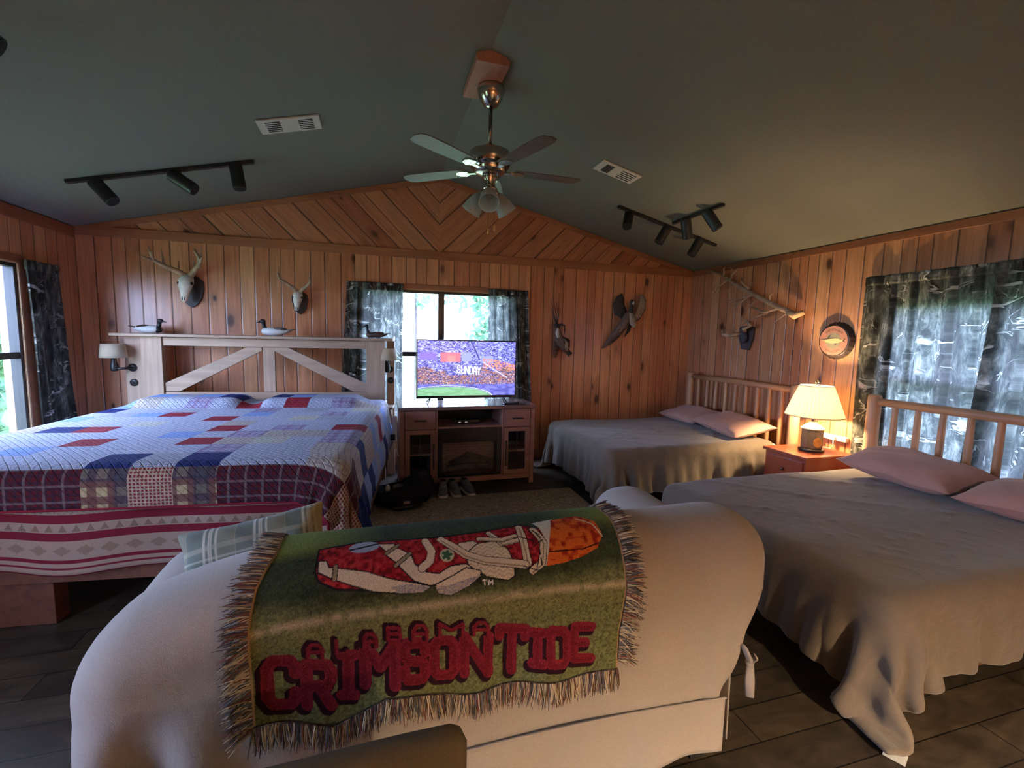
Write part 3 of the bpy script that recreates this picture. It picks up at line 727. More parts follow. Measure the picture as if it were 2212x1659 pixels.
for j in range(nr+1):
    t = j/nr
    for k, (px, py, an) in enumerate(path):
        s = arc[k]; low = .315+.012*math.sin(s*5.2)+.006*math.sin(s*13); low += .0 if an == 0 else .015
        zz = .80*(1-t)+low*t
        o_ = (.010+.012*t)*math.sin(s*9+.6*math.sin(s*4)) + .03*t*t + (.02 if an > 0 and an < PI/2 else 0)*t
        o_ = o_ - (.012 if t < .1 else 0)
        ox, oy = math.sin(an), -math.cos(an)
        o_ = min(o_, .02) if an >= PI/2-.01 else o_
        vs.append((px+ox*o_, py+oy*o_, zz)); uvv.append((s, (zz-low)*.5/(.80-low)))
npth = len(path)
bk = broot('striped_blanket', *B0, 0, label='red and cream striped blanket hanging at the foot of the large bed, under the quilt', cat='blanket')
mb = MB(); mb.add(vs, [(j*npth+k, j*npth+k+1, (j+1)*npth+k+1, (j+1)*npth+k) for j in range(nr) for k in range(npth-1)])
bo = bl(mb).build('blanket_drop', M['stripe'], bk, smooth=True, solid=.008)
uvl = bo.data.uv_layers.new(name='UVMap'); lv = np.zeros(len(bo.data.loops), dtype=np.int32); bo.data.loops.foreach_get('vertex_index', lv)
uvl.data.foreach_set('uv', np.array(uvv, dtype=np.float32)[lv].ravel())
MB().box(-.95, .95, -1.42, .6, .788, .796).build('blanket_top', M['stripe'], bk)

# wall sconces on the headboard
M['shade'] = transl('parchment_shade', (.72,.62,.46), .45)
for lx, ly, ax_, yb, lab in ((-2.83, 4.69, .09, 4.79, 'small sconce with parchment shade on the left side of the headboard'), (-.455, 4.835, .02, 4.90, 'small sconce with parchment shade on the right side of the headboard, nearest the television')):
    r = broot('wall_sconce', lx, ly, 1.0, label=lab, cat='sconce', group='headboard sconces')
    dy = yb-ly
    MB().lathe([(0,dy-.012), (.035,dy-.012), (.038,dy-.001)], 20, (ax_, 0, .125), 'y').build('wall_plate', M['black_metal'], r, smooth=True)
    MB().tube([(ax_, dy-.01, .125), (ax_, .0+.01, .125), (ax_*.6, 0, .122), (0,0,.125), (0,0,.15)], .011, 10).build('arm', M['black_metal'], r, smooth=True)
    MB().lathe([(.0,.095), (.026,.10), (.032,.125), (.030,.16), (.022,.18), (.018,.215), (.014,.235), (.0,.236)], 20).build('socket_body', M['black_metal'], r, smooth=True)
    MB().lathe([(.104,.222), (.098,.27), (.086,.345)], 36).v
    s = MB(); s.v, s.f, s.mi = [], [], []
    s.tube([(0,0,.222), (0,0,.28), (0,0,.345)], [.100, .094, .086], 36, cap=False)
    s.build('lamp_shade', M['shade'], r, smooth=True, solid=.002)
    MB().tube([(.03,-.03,.22), (.03,-.03,.13)], .0015, 5).build('pull_chain', M['steel_dark'], r)

# decoys
def decoy(lx, ly, rz, s, body, head, breast, label, tail=(.10,.08,.06), slim=1.0, neck=1.0):
    r = broot('duck_decoy', lx, ly, 1.4435, label=label, cat='duck decoy', group='decoys on the headboard shelf'); r.rotation_euler[2] += rz
    mb = MB().tube([(-.15*s,0,.055*s), (-.11*s,0,.048*s), (-.05*s,0,.042*s), (.03*s,0,.042*s), (.09*s,0,.045*s), (.12*s,0,.052*s)],
        [(.006*s,.004*s), (.028*s*slim,.018*s), (.052*s*slim,.036*s), (.055*s*slim,.041*s*slim), (.040*s*slim,.034*s), (.010*s,.012*s)], 18, ref=(0,0,1))
    mb.v = [(x, y, max(z, 0)) for x, y, z in mb.v]
    b_ = mb.build('body', body, r, smooth=True)
    MB().ell((.082*s, 0, .043*s), (.040*s, .040*s*slim, .036*s)).build('breast', breast, r, smooth=True)
    MB().ell((-.03*s, 0, .060*s), (.085*s, .044*s*slim, .026*s)).build('wing_back', tail, r, smooth=True)
    MB().tube([(.085*s,0,.06*s), (.10*s,0,.085*s*neck), (.102*s,0,.112*s*neck)], [.022*s,.017*s,.018*s], 14).ell((.110*s,0,.125*s*neck), (.027*s,.020*s,.021*s)).build('head', head, r, smooth=True)
    MB().tube([(.128*s,0,.122*s*neck), (.150*s,0,.115*s*neck), (.168*s,0,.112*s*neck)], [(.010*s,.009*s), (.011*s,.005*s), (.008*s,.003*s)], 10).build('bill', plain('bill', (.03,.03,.03), .4), r, smooth=True)
    MB().tube([(-.10*s,0,.052*s), (-.15*s,0,.064*s), (-.185*s,0,.07*s)], [(.03*s,.010*s), (.022*s,.006*s), (.003*s,.003*s)], 10).build('tail', tail, r, smooth=True)
    return r
dk = plain('decoy_black', (.02,.02,.022), .5); wh = plain('decoy_white', (.66,.66,.64), .5); br_ = plain('decoy_brown', (.075,.05,.032), .5, noise=.4, nscale=40)
gy = plain('decoy_grey', (.20,.18,.155), .5, noise=.3, nscale=50); tn = plain('decoy_breast', (.16,.08,.045), .5)
decoy(-2.60, 4.81, math.radians(-4), .95, wh, dk, dk, 'black and white duck decoy at the left end of the headboard shelf', tail=br_, neck=1.0)
decoy(-1.50, 4.80, PI, 1.0, wh, dk, wh, 'white-breasted dark-headed duck decoy facing left in the middle of the shelf', tail=gy, neck=1.12)
decoy(-.56, 4.80, PI, .78, br_, dk, tn, 'small slim brown duck decoy at the right end of the headboard shelf', tail=br_, slim=.8, neck=1.25)
# ------------------------------------------------------------------ media console, television
con = empty('media_console', (.865, 4.57, 0), label='brown media console with an electric fireplace under the television', cat='media console')
def cp(name, mb, mat=None, parent=None, **k):
    mb.v = [(x-.865, y-4.57, z) for x, y, z in mb.v]; return mb.build(name, mat or M['console'], parent or con, **k)
X0, X1, Y0, Y1 = .195, 1.535, 4.35, 4.79
cp('top', MB().box(X0-.01, X1+.01, Y0-.012, Y1+.01, .775, .81), M['console_top'], bevel=.003)
for x0, x1 in ((X0, X0+.045), (X1-.045, X1)): cp('side_panel', MB().box(x0, x1, Y0, Y1, .0, .774), bevel=.003)
for x0, x1 in ((.535, .553), (1.190, 1.208)): cp('divider', MB().box(x0, x1, Y0+.004, Y1-.02, .07, .774))
cp('back_panel', MB().box(X0+.045, X1-.045, Y1-.02, Y1-.008, .07, .774), M['blackmatte'])
cp('bottom_rail', MB().box(X0+.046, X1-.046, Y0+.002, Y0+.40, .055, .105), bevel=.003)
cp('open_shelf', MB().box(.554, 1.189, Y0+.005, Y1-.022, .592, .612), bevel=.002)
for x0, x1 in ((X0+.046, .534), (1.209, X1-.046)):
    d = cp('drawer', MB().box(x0+.003, x1-.003, Y0-.006, Y0+.3, .592, .770), bevel=.003)
    c = (x0+x1)/2
    cp('drawer_handle', MB().bar((c-.055, Y0-.026, .68), (c+.055, Y0-.026, .68), .012, .012).box(c-.05, c-.042, Y0-.024, Y0-.006, .675, .685).box(c+.042, c+.05, Y0-.024, Y0-.006, .675, .685), M['black_metal'], d)
    hx = x1-.022 if x0 < .8 else x0+.022
    fr = MB(); w = .05
    for q in ((x0+.003, x0+w, .108, .586), (x1-w, x1-.003, .108, .586), (x0+w, x1-w, .108, .155), (x0+w, x1-w, .545, .586)): fr.box(q[0], q[1], Y0-.004, Y0+.016, q[2], q[3])
    d = cp('door', fr, bevel=.002)
    cp('door_glass', MB().box(x0+w, x1-w, Y0+.006, Y0+.009, .155, .545), M['glass'], d)
    cp('muntin', MB().box(c-.004, c+.004, Y0+.001, Y0+.005, .155, .545), M['black_metal'], d)
    cp('door_handle', MB().bar((hx, Y0-.026, .20), (hx, Y0-.026, .46), .012, .012, (0,1,0)).box(hx-.004, hx+.004, Y0-.024, Y0-.004, .21, .22).box(hx-.004, hx+.004, Y0-.024, Y0-.004, .44, .45), M['black_metal'], d)
    cp('inner_shelf', MB().box(x0+.002, x1-.002, Y0+.03, Y1-.022, .33, .348))
fp = MB()
for q in ((.556, .602, .108, .588), (1.142, 1.187, .108, .588), (.602, 1.142, .108, .135), (.602, 1.142, .45, .588)): fp.box(q[0], q[1], Y0+.012, Y0+.035, q[2], q[3])
f = cp('fireplace_insert', fp, M['black'], bevel=.003)
m_, nt, b, out = new_mat('firebox_brick'); g = G(nt); bt = g.n('ShaderNodeTexBrick'); bt.inputs['Scale'].default_value = 9
nt.links.new(g.mp(g.obj(), (1,1,1), (PI/2,0,0)), bt.inputs['Vector']); bt.inputs['Color1'].default_value = (.34,.18,.15,1); bt.inputs['Color2'].default_value = (.24,.13,.11,1); bt.inputs['Mortar'].default_value = (.36,.28,.26,1)
nt.links.new(bt.outputs[0], b.inputs['Base Color']); b.inputs['Roughness'].default_value = .9
cp('brick_lining', MB().box(.603, 1.141, Y0+.13, Y0+.14, .135, .45), m_, f)
cp('firebox_glass', MB().box(.603, 1.141, Y0+.022, Y0+.025, .135, .45), M['glass'], f)
M['charlog'] = plain('fireplace_log', (.11,.085,.065), .9, noise=.5, nscale=20, bump=.5)
for a_, b_, r_ in (((.66,Y0+.09,.17), (1.08,Y0+.08,.19), .035), ((.68,Y0+.075,.22), (.93,Y0+.10,.29), .028), ((1.10,Y0+.075,.21), (.84,Y0+.10,.30), .030), ((.74,Y0+.06,.245), (1.04,Y0+.06,.235), .026)):
    cp('log', MB().tube([a_, [(p+q)/2+.01 for p, q in zip(a_, b_)], b_], [r_, r_*1.1, r_*.9], 10), M['charlog'], f, smooth=True)
for cx in (.70, .775):
    pass
bx = empty('cable_box', (.86, 4.55, .6125), label='small black box on the open shelf of the console', cat='cable box')
MB().box(-.13, .13, -.08, .08, .003, .038).build('case', M['black'], bx, bevel=.004)
led = plain('indicator', (.5,.5,.5), .4, emit=(.8,.85,1), es=.15)
for xx in (-.075, -.01): MB().box(xx-.012, xx+.012, -.0825, -.0802, .014, .022).build('indicator', led, bx)
rm = empty('remote_control', (1.30, 4.42, .8105), math.radians(10), label='black remote control lying on the console under the television', cat='remote control')
MB().box(-.085, .085, -.022, .022, 0, .016).build('case', M['black'], rm, bevel=.005)
b_ = MB()
for i in range(7):
    for j in (-1, 0, 1): b_.box(-.07+i*.021, -.06+i*.021, j*.012-.004, j*.012+.004, .0155, .0178)
b_.build('buttons', plain('rubber_grey', (.08,.08,.085), .7), rm)

# pictures woven or shown as colour data on a mesh
def in_poly(X, Y, poly):
    r = np.zeros(X.shape, bool); n = len(poly)
    for i in range(n):
        x0, y0 = poly[i]; x1, y1 = poly[(i+1) % n]
        if y0 == y1: continue
        c = ((y0 > Y) != (y1 > Y)) & (X < (x1-x0)*(Y-y0)/(y1-y0)+x0); r ^= c
    return r
def seg_d(X, Y, pts):
    d = np.full(X.shape, 1e9)
    for (x0, y0), (x1, y1) in zip(pts[:-1], pts[1:]):
        vx, vy = x1-x0, y1-y0; L = vx*vx+vy*vy+1e-12
        t = np.clip(((X-x0)*vx+(Y-y0)*vy)/L, 0, 1); d = np.minimum(d, np.hypot(X-x0-t*vx, Y-y0-t*vy))
    return d
GLY = {'A': [[(.12,.05),(.12,.62),(.32,.95),(.68,.95),(.88,.62),(.88,.05)],[(.12,.42),(.88,.42)]], 'L': [[(.2,.95),(.2,.08),(.9,.08),(.9,.25)]],
 'B': [[(.14,.06),(.14,.94),(.75,.94),(.85,.8),(.85,.62),(.72,.5),(.14,.5)],[(.72,.5),(.88,.38),(.88,.18),(.75,.06),(.14,.06)]],
 'M': [[(.10,.05),(.10,.95),(.5,.45),(.90,.95),(.90,.05)]], 'C': [[(.88,.68),(.88,.82),(.74,.94),(.28,.94),(.12,.78),(.12,.22),(.28,.06),(.74,.06),(.88,.18),(.88,.32)]],
 'R': [[(.14,.05),(.14,.94),(.74,.94),(.86,.82),(.86,.60),(.74,.48),(.14,.48)],[(.5,.48),(.88,.05)]], 'I': [[(.5,.06),(.5,.94)],[(.2,.94),(.8,.94)],[(.2,.06),(.8,.06)]],
 'S': [[(.86,.72),(.86,.84),(.74,.94),(.26,.94),(.14,.82),(.14,.62),(.26,.52),(.74,.48),(.86,.38),(.86,.18),(.74,.06),(.26,.06),(.14,.16),(.14,.28)]],
 'O': [[(.28,.06),(.12,.2),(.12,.8),(.28,.94),(.72,.94),(.88,.8),(.88,.2),(.72,.06),(.28,.06)]], 'N': [[(.12,.05),(.12,.94),(.88,.06),(.88,.95)]],
 'T': [[(.5,.05),(.5,.94)],[(.06,.78),(.06,.94),(.94,.94),(.94,.78)]], 'D': [[(.14,.06),(.14,.94),(.70,.94),(.88,.78),(.88,.22),(.70,.06),(.14,.06)]],
 'E': [[(.88,.94),(.14,.94),(.14,.06),(.90,.06)],[(.14,.5),(.68,.5)]], 'U': [[(.12,.95),(.12,.2),(.28,.06),(.72,.06),(.88,.2),(.88,.95)]],
 'Y': [[(.08,.95),(.5,.5),(.92,.95)],[(.5,.5),(.5,.05)]]}
def glyph_mask(X, Y, ch, q, w=.5, ex=0):
    # q: bl, br, tl, tr corners
    (x0,y0),(x1,y1),(x2,y2),(x3,y3) = q
    bx_, by_ = ((x1-x0)+(x3-x2))/2, ((y1-y0)+(y3-y2))/2; ux, uy = ((x2-x0)+(x3-x1))/2, ((y2-y0)+(y3-y1))/2
    D = bx_*uy-by_*ux; rx, ry = X-x0, Y-y0; a_ = (rx*uy-ry*ux)/D; b2 = (bx_*ry-by_*rx)/D
    wl, hl = math.hypot(bx_, by_), math.hypot(ux, uy); d = np.full(X.shape, 1e9)
    for pl in GLY[ch]: d = np.minimum(d, seg_d(a_*wl, b2*hl, [(p[0]*wl, p[1]*hl) for p in pl]))
    return d < w+ex
def color_mesh(o, cols):
    ca = o.data.color_attributes.new('Col', 'FLOAT_COLOR', 'POINT')
    c4 = np.ones((len(cols), 4), dtype=np.float32); c4[:, :3] = cols; ca.data.foreach_set('color', c4.ravel())
def sm(X, Y, s, seed):                                # value noise on a lattice
    r = np.random.default_rng(seed); T_ = r.random((64, 64)); xs = X*s; ys = Y*s
    i = np.floor(xs).astype(int); j = np.floor(ys).astype(int); fx, fy = xs-i, ys-j; fx = fx*fx*(3-2*fx); fy = fy*fy*(3-2*fy)
    g_ = lambda a_, b2: T_[a_ % 64, b2 % 64]
    return (g_(i,j)*(1-fx)+g_(i+1,j)*fx)*(1-fy)+(g_(i,j+1)*(1-fx)+g_(i+1,j+1)*fx)*fy
tv = empty('television', (.875, 4.56, .8105), label='flat television showing a stadium with the word SUNDAY, on the brown console', cat='television')
W_, H_ = 1.02, .585
MB().box(-W_/2, W_/2, -.008, .022, .052, .052+H_).build('housing', M['black'], tv, bevel=.004)
MB().box(-.30, .30, .022, .05, .10, .40).build('rear_case', M['black'], tv, bevel=.01)
nx, ny = 384, 216; xs = np.linspace(0, 16, nx); ys = np.linspace(0, 9, ny); X, Y = np.meshgrid(xs, ys)
C3 = np.zeros(X.shape+(3,)); C3[:] = (.12,.13,.55)
n1 = sm(X*1.0, Y*2.6, 1.5, 3); n2 = sm(X*1.2, Y*3.0, 4.2, 4); n3 = sm(X, Y*1.6, 9, 5)
C3 = C3*(.45+1.1*n1[..., None]); k_ = (n2 > .66)&(Y > 3.2); C3[k_] = (.42,.46,.95); k_ = (n2 < .25)&(Y > 2); C3[k_] = (.035,.04,.26)
for (x0, x1, y0, y1, c) in ((.3,2.9,5.9,7.2,(.18,.14,.62)),(3.6,6.8,5.6,7.1,(.85,.15,.22)),(4.7,6.0,5.6,6.6,(.95,.22,.24)),(7.0,8.6,5.7,7.2,(.25,.30,.80)),(10.3,12.2,5.4,6.6,(.26,.30,.80)),(9.2,10.0,6.2,7.6,(.22,.25,.7))):
    C3[(X > x0)&(X < x1)&(Y > y0)&(Y < y1)] = c
tr = (Y > 1.9)&(Y < 4.4+.4*np.sin(X*1.4))&((X < 4.5)|(X > 8.5)|(Y < 3.4)); C3[tr&(n2 > .52)] = (.30,.13,.10); C3[tr&(n2 < .40)] = (.05,.05,.11); C3[tr&(n3 > .80)] = (.62,.52,.55)
tr = (Y > 4.2)&(Y < 6.2)&(X > 10.5)&(np.abs(Y-(7.9-.22*X)) < .8); C3[tr&(n2 > .42)] = (.55,.24,.16)
C3[seg_d(X, Y, [(10.6,5.5),(12.6,4.2),(14.6,3.0)]) < .10] = (.5,.45,.75)
C3[(seg_d(X, Y, [(8.5,9),(9.2,7.6),(9.9,6.0)]) < .12)] = (.04,.05,.28)
fld = ((X-4.6)/7.4)**2+((Y+.35)/1.85)**2 < 1; C3[fld] = (.16,.36,.20); C3[fld&(n1 > .55)] = (.20,.42,.26)
ring = np.abs(((X-4.6)/7.6)**2+((Y+.35)/2.0)**2-1) < .035; C3[ring] = (.55,.60,.90)
for k in range(6): C3[np.hypot((X-8.6-(k%3)*.5), (Y-2.4-(k//3)*.35)) < .17] = (.10,.12,.40)
for i, ch in enumerate('SUNDAY'):
    a_ = 6.25+i*.66; q = [(a_, 3.75-.06*i), (a_+.60, 3.75-.06*(i+1)), (a_, 5.05-.05*i), (a_+.60, 5.05-.05*(i+1))]
    C3[glyph_mask(X, Y, ch, q, .085, .06)] = (.10,.12,.40); C3[glyph_mask(X, Y, ch, q, .085)] = (.95,.98,.95)
mb = MB(); sx0, sx1, sz0, sz1 = -W_/2+.012, W_/2-.012, .052+.026, .052+H_-.012
vs = np.stack([sx0+(sx1-sx0)*X/16, np.full(X.shape, -.0095), sz0+(sz1-sz0)*Y/9], -1).reshape(-1, 3)
mb.v = [tuple(v) for v in vs.tolist()]; mb.f = [(j*nx+i, j*nx+i+1, (j+1)*nx+i+1, (j+1)*nx+i) for j in range(ny-1) for i in range(nx-1)]; mb.mi = [0]*len(mb.f)
m_, nt, b, out = new_mat('screen_picture'); at = nt.nodes.new('ShaderNodeAttribute'); at.attribute_name = 'Col'
b.inputs['Base Color'].default_value = (.01,.01,.01,1); b.inputs['Roughness'].default_value = .25
nt.links.new(at.outputs['Color'], b.inputs['Emission Color']); b.inputs['Emission Strength'].default_value = 1.0
so = mb.build('screen', m_, tv); color_mesh(so, C3.reshape(-1, 3))
for xx, sg in ((-.37, -1), (.37, 1)):
    MB().tube([(xx, .005, .055), (xx+sg*.035, -.07, .004)], .006, 8).tube([(xx, .005, .055), (xx+sg*.035, .08, .004)], .006, 8).build('foot', M['black'], tv, smooth=True)
# white power strip hanging by the console, with cable
ps = empty('hanging_power_strip', (.150, 4.31, .62), math.radians(-20), label='white power strip hanging between the headboard and the console', cat='power strip')
MB().box(-.022, .022, -.014, .014, -.12, .12).build('housing', M['white'], ps, bevel=.008)
MB().box(-.028, .012, -.045, -.014, -.10, -.045).build('plug', M['black'], ps, bevel=.005)
MB().tube([(0,0,-.12), (.005,-.01,-.17), (.02,-.02,-.21), (.05,-.03,-.25)], .006, 8).build('cable', M['white'], ps, smooth=True)

# ------------------------------------------------------------------ rug, bag, shoes
m_, nt, b, out = new_mat('rug_pile'); g = G(nt)
wv = g.noise(g.mp(g.pos(), (2.2, 5.5, 1), (0,0,.6)), 2.6, 2, .5, 2.4)
wa = g.math('FRACT', g.math('MULTIPLY', wv, 9)); wl = g.ramp(wa, [(.25, 0.0), (.40, 1.0), (.62, 1.0), (.78, 0.0)])
col = g.mix(wl, (.20,.15,.085), (.50,.43,.29)); col = g.mix(1.0, col, g.ramp(g.noise(g.pos(), 500, 2), [(.3, .75), (.7, 1.15)]), 'MULTIPLY')
nt.links.new(col, b.inputs['Base Color']); b.inputs['Roughness'].default_value = .95; nt.links.new(g.bump(wl, .3, .004), b.inputs['Normal']); M['rug'] = m_
rg = empty('area_rug', (.80, 3.82, 0), label='long tan rug with a wavy leaf pattern on the floor between the beds', cat='rug')
MB().box(-1.15, 1.03, -.275, .275, .001, .012).build('pile', M['rug'], rg, bevel=.004)
M['duffel'] = cloth('black_nylon', (.008,.008,.010), .3, 200, rough=.6, wr=.8, sheen=0)
bag = empty('duffel_bag', (.20, 4.0, .0125), math.radians(2), label='open black duffel bag with clothes in it, on the rug beside the shoes', cat='bag')
mb = MB()
def bagf(u, v):
    th = 2*PI*u; ph = PI*(v-.5); w = .28*(1+.06*math.sin(3*th)); x = w*math.copysign(abs(math.cos(th))**.75, math.cos(th))*math.cos(ph)**.5
    y = .125*math.copysign(abs(math.sin(th))**.75, math.sin(th))*math.cos(ph)**.5; z = .125+.125*math.copysign(abs(math.sin(ph))**.7, math.sin(ph))
    n = float(wob(x*9, y*9+z*6, 1.3)); z *= (1 + .28*math.tanh((x-.05)*8))*.88 if z > .1 else 1
    if v > .82 and -.2 < x < .10: z -= .055*(1-abs(x+.05)/.16 if abs(x+.05) < .16 else 0)
    return (x+.008*n, y+.012*n, max(z+.008*n, .002))
mb.grid(48, 26, bagf, closed_u=True); mb.build('bag_body', M['duffel'], bag, smooth=True)
MB().tube([(.05,-.05,.24), (.12,-.06,.31), (.20,-.05,.30), (.24,-.03,.22)], [(.016,.004)]*4, 8).build('handle', M['duffel'], bag, smooth=True)
MB().tube([(-.22,-.08,.10), (-.16,-.145,.04), (-.05,-.16,.006), (.06,-.15,.006), (.16,-.14,.03)], [(.018,.003)]*5, 8).build('strap', M['duffel'], bag, smooth=True)
MB().ell((-.125,-.055,.165), (.022,.03,.035)).build('white_cloth', plain('white_cotton', (.62,.56,.48), .9), bag, smooth=True)
MB().ell((-.035,-.04,.165), (.05,.04,.028)).build('grey_shirt', plain('grey_cotton', (.15,.13,.11), .9, noise=.4, nscale=40), bag, smooth=True)
MB().box(.0, .055, -.142, -.137, .045, .07).build('logo_patch', plain('pink_patch', (.35,.20,.22), .7), bag)
def shoe(x, y, rz, label):
    r = empty('sneaker', (x, y, .0 if y > 4.1 else .0125), rz, label=label, cat='shoe', group='sneakers in front of the console')
    # toe points along local -Y
    pr_ = [(-.14, .030, .0), (-.12, .040, 0), (-.06, .048, 0), (0, .042, 0), (.07, .038, 0), (.11, .034, 0), (.135, .02, 0)]
    s = MB().tube([(0, q[0], .016) for q in pr_], [(q[1], .016) for q in pr_], 16); s.build('sole', plain('sneaker_sole', (.60,.52,.44), .6), r, smooth=True)
    u = MB().tube([(0,-.132,.03), (0,-.10,.042), (0,-.05,.055), (0,0,.068), (0,.06,.075), (0,.11,.07), (0,.13,.05)], [(.022,.012), (.038,.026), (.044,.034), (.040,.044), (.036,.048), (.032,.046), (.015,.03)], 16)
    u.v = [(a_, b2, max(c, .022)) for a_, b2, c in u.v]; u.build('upper', plain('sneaker_mesh', (.10,.10,.12), .8, noise=.3, nscale=60), r, smooth=True)
    MB().ell((0,.065,.112), (.026,.05,.014)).build('opening', M['dark'], r, smooth=True)
    l = MB()
    for k in range(4): l.tube([(-.024,-.05+k*.022,.088+k*.008), (0,-.052+k*.022,.094+k*.009), (.024,-.05+k*.022,.088+k*.008)], .003, 6)
    l.build('laces', plain('lace', (.35,.33,.33), .8), r, smooth=True)
shoe(.690, 4.19, math.radians(6), 'grey sneaker with pale sole facing forward beside the black bag')
shoe(.815, 4.20, math.radians(12), 'grey sneaker farthest from the black bag')
shoe(.585, 4.19, math.radians(-8), 'darker sneaker turned sideways, touching the black bag')

# ------------------------------------------------------------------ log beds at the right wall
def pill_loc(name, loc, rot, a_, b2, h, label, seed):
    r = empty(name, loc, label=label, cat='pillow', group='mauve pillows on the log beds', rot=rot)
    pillow_mb(a_, b2, h, seed).build('pillowcase', M['pillow'], r, smooth=True, sub=1); return r
def log_bed(y0, y1, label, xf=1.86):
    # headboard against right wall, from y0 (near) to y1
    r = empty('log_bed', (3.83, (y0+y1)/2, 0), label=label, cat='bed'); h = (y1-y0)/2
    for yy in (-h, h):
        MB().tube([(0,yy,0), (.003,yy,.5), (-.002,yy,.9), (0,yy,1.085), (0,yy,1.098)], [.052,.050,.048,.047,.038], 16).build('post', M['log'], r, smooth=True)
    MB().tube([(0,-h+.03,1.045), (.004,0,1.050), (0,h-.03,1.045)], [.030,.033,.030], 14).build('top_rail', M['logy'], r, smooth=True)
    MB().tube([(0,-h+.03,.36), (0,0,.355), (0,h-.03,.36)], [.030,.033,.030], 14).build('lower_rail', M['logy'], r, smooth=True)
    n = 9
    for k in range(n):
        yy = -h + 2*h*(k+1)/(n+1); j = .004*math.sin(k*2.3)
        MB().tube([(0,yy,.36), (j,yy+j,.6), (-j,yy,.85), (0,yy,1.02), (0,yy,1.035)], [.020,.024,.023,.020,.012], 12).build('spindle', M['log'], r, smooth=True)
    for yy in (-h+.09, h-.09): MB().bar((xf-3.83+.05, yy, .22), (-.03, yy, .22), .03, .14).build('side_rail', M['redwood'], r, bevel=.004)
    for xx in (xf-3.83+.14,):
        for yy in (-h+.12, h-.12): MB().box(xx-.035, xx+.035, yy-.035, yy+.035, 0, .15).build('foot_leg', M['redwood'], r, bevel=.004)
    MB().box(xf-3.83+.03, -.06, -h+.08, h-.08, .28, .515).build('mattress', M['mattress'], r, bevel=.05)
    return r
log_bed(1.10, 2.68, 'near bed with a peeled log headboard in front of the lit curtain')
log_bed(3.40, 4.93, 'far bed with a peeled log headboard in the corner beside the lamp')
NS = 84
def comforter(y0, y1, xf, label, seed, cy0, cy1, cx0, cx1, stand):
    bxs = [(xf, 3.76, y0, y1, .06, .515, .06)]
    for s in stand: bxs.append(s)
    P_ = sheet(cx0, cx1, cy0, cy1, .56, 96, 96, .003)
    # puckers come from a slightly longer cloth
    P_[..., 2] += .020*wob(P_[..., 0]*4+seed, P_[..., 1]*5.3, seed)+.010*wob(P_[..., 0]*11, P_[..., 1]*13, seed)
    pn_ = .16*((P_[..., 0] > xf+.12)&(P_[..., 1] > y0+.10)&(P_[..., 1] < y1-.10)).astype(float)
    Q = drape(P_, bxs, steps=110, iters=14, gap=.02, bend=.10, pin=pn_)
    gu = np.gradient(Q, axis=1); gv = np.gradient(Q, axis=0); nn = np.cross(gu, gv); nn /= np.linalg.norm(nn, axis=-1, keepdims=True)+1e-9
    a_, b2 = P_[..., 0], P_[..., 1]; hang = np.clip((.50-Q[..., 2])/.25, 0, 1)
    per = np.where(b2 < y0, a_, np.where(a_ < xf, b2, a_))
    rid = lambda t: 1-np.abs(np.sin(t))
    top_ = .011*rid(b2*6+2.2*a_+1.6*np.sin(a_*2.1+seed))**6*(.5+.5*wob(a_*1.5, b2*2, seed)) + .007*rid(a_*5-b2*8+2*np.sin(b2*3+seed))**5*(.5+.5*wob(a_*2.5+3, b2*1.3, seed)) + .008*wob(a_*2.2, b2*2.6, seed+1)
    side_ = .020*np.sin(per*17+2*np.sin(per*5+seed)+Q[..., 2]*3)+.010*np.sin(per*41+Q[..., 2]*5)
    Q = Q + nn*(np.maximum(top_, -.004)*(1-hang)+side_*hang)[..., None]; Q[..., 2] = np.maximum(Q[..., 2], .016)
    r = empty('comforter', (xf+.9, (y0+y1)/2, 0), label=label, cat='comforter', group='taupe comforters on the log beds')
    mb = sheet_mb(Q); mb.v = [(x-(xf+.9), y-(y0+y1)/2, z) for x, y, z in mb.v]
    mb.build('comforter_cloth', M['duvet'], r, smooth=True, solid=.022, offset=0, sub=1); return r, Q
r1, Q1 = comforter(1.165, 2.61, 1.86, 'taupe comforter on the near log bed, its corner trailing on the floor', 1.0, .88, 3.00, 1.54, 3.66, [(3.38, 3.97, 2.86, 3.32, 0, .56, .01)])
r2, Q2 = comforter(3.46, 4.87, 1.90, 'taupe comforter on the far log bed in the corner', 2.2, 3.14, 5.22, 1.56, 3.66, [(3.38, 3.97, 2.84, 3.36, 0, .56, .01)])
cq = Q1[0, 0]
tg_ = empty('care_tag', (cq[0]+.035, cq[1]+.045, .006), math.radians(25), label='white care tags sewn to the comforter corner lying on the floor', cat='care tag')
tw = plain('tag_white', (.70,.68,.62), .7)
MB().box(-.03, .03, -.075, -.01, 0, .002).build('care_label', tw, tg_); MB().box(.035, .08, -.02, .03, .002, .005).build('size_label', tw, tg_)
pill_loc('pillow', (3.52, 2.18, .66), (math.radians(3), math.radians(-9), 0), .24, .36, .085, 'mauve pillow on the near log bed, closest to the lamp', 1)
pill_loc('pillow', (3.50, 1.46, .66), (math.radians(-2), math.radians(-8), math.radians(3)), .24, .35, .085, 'mauve pillow at the right edge of the photo on the near log bed', 2)
pill_loc('pillow', (3.52, 3.84, .65), (math.radians(4), math.radians(-10), math.radians(-4)), .24, .36, .07, 'mauve pillow on the far log bed, closest to the lamp', 3)
pill_loc('pillow', (3.54, 4.52, .635), (0, math.radians(-10), 0), .23, .34, .065, 'mauve pillow on the far log bed, against the corner', 4)

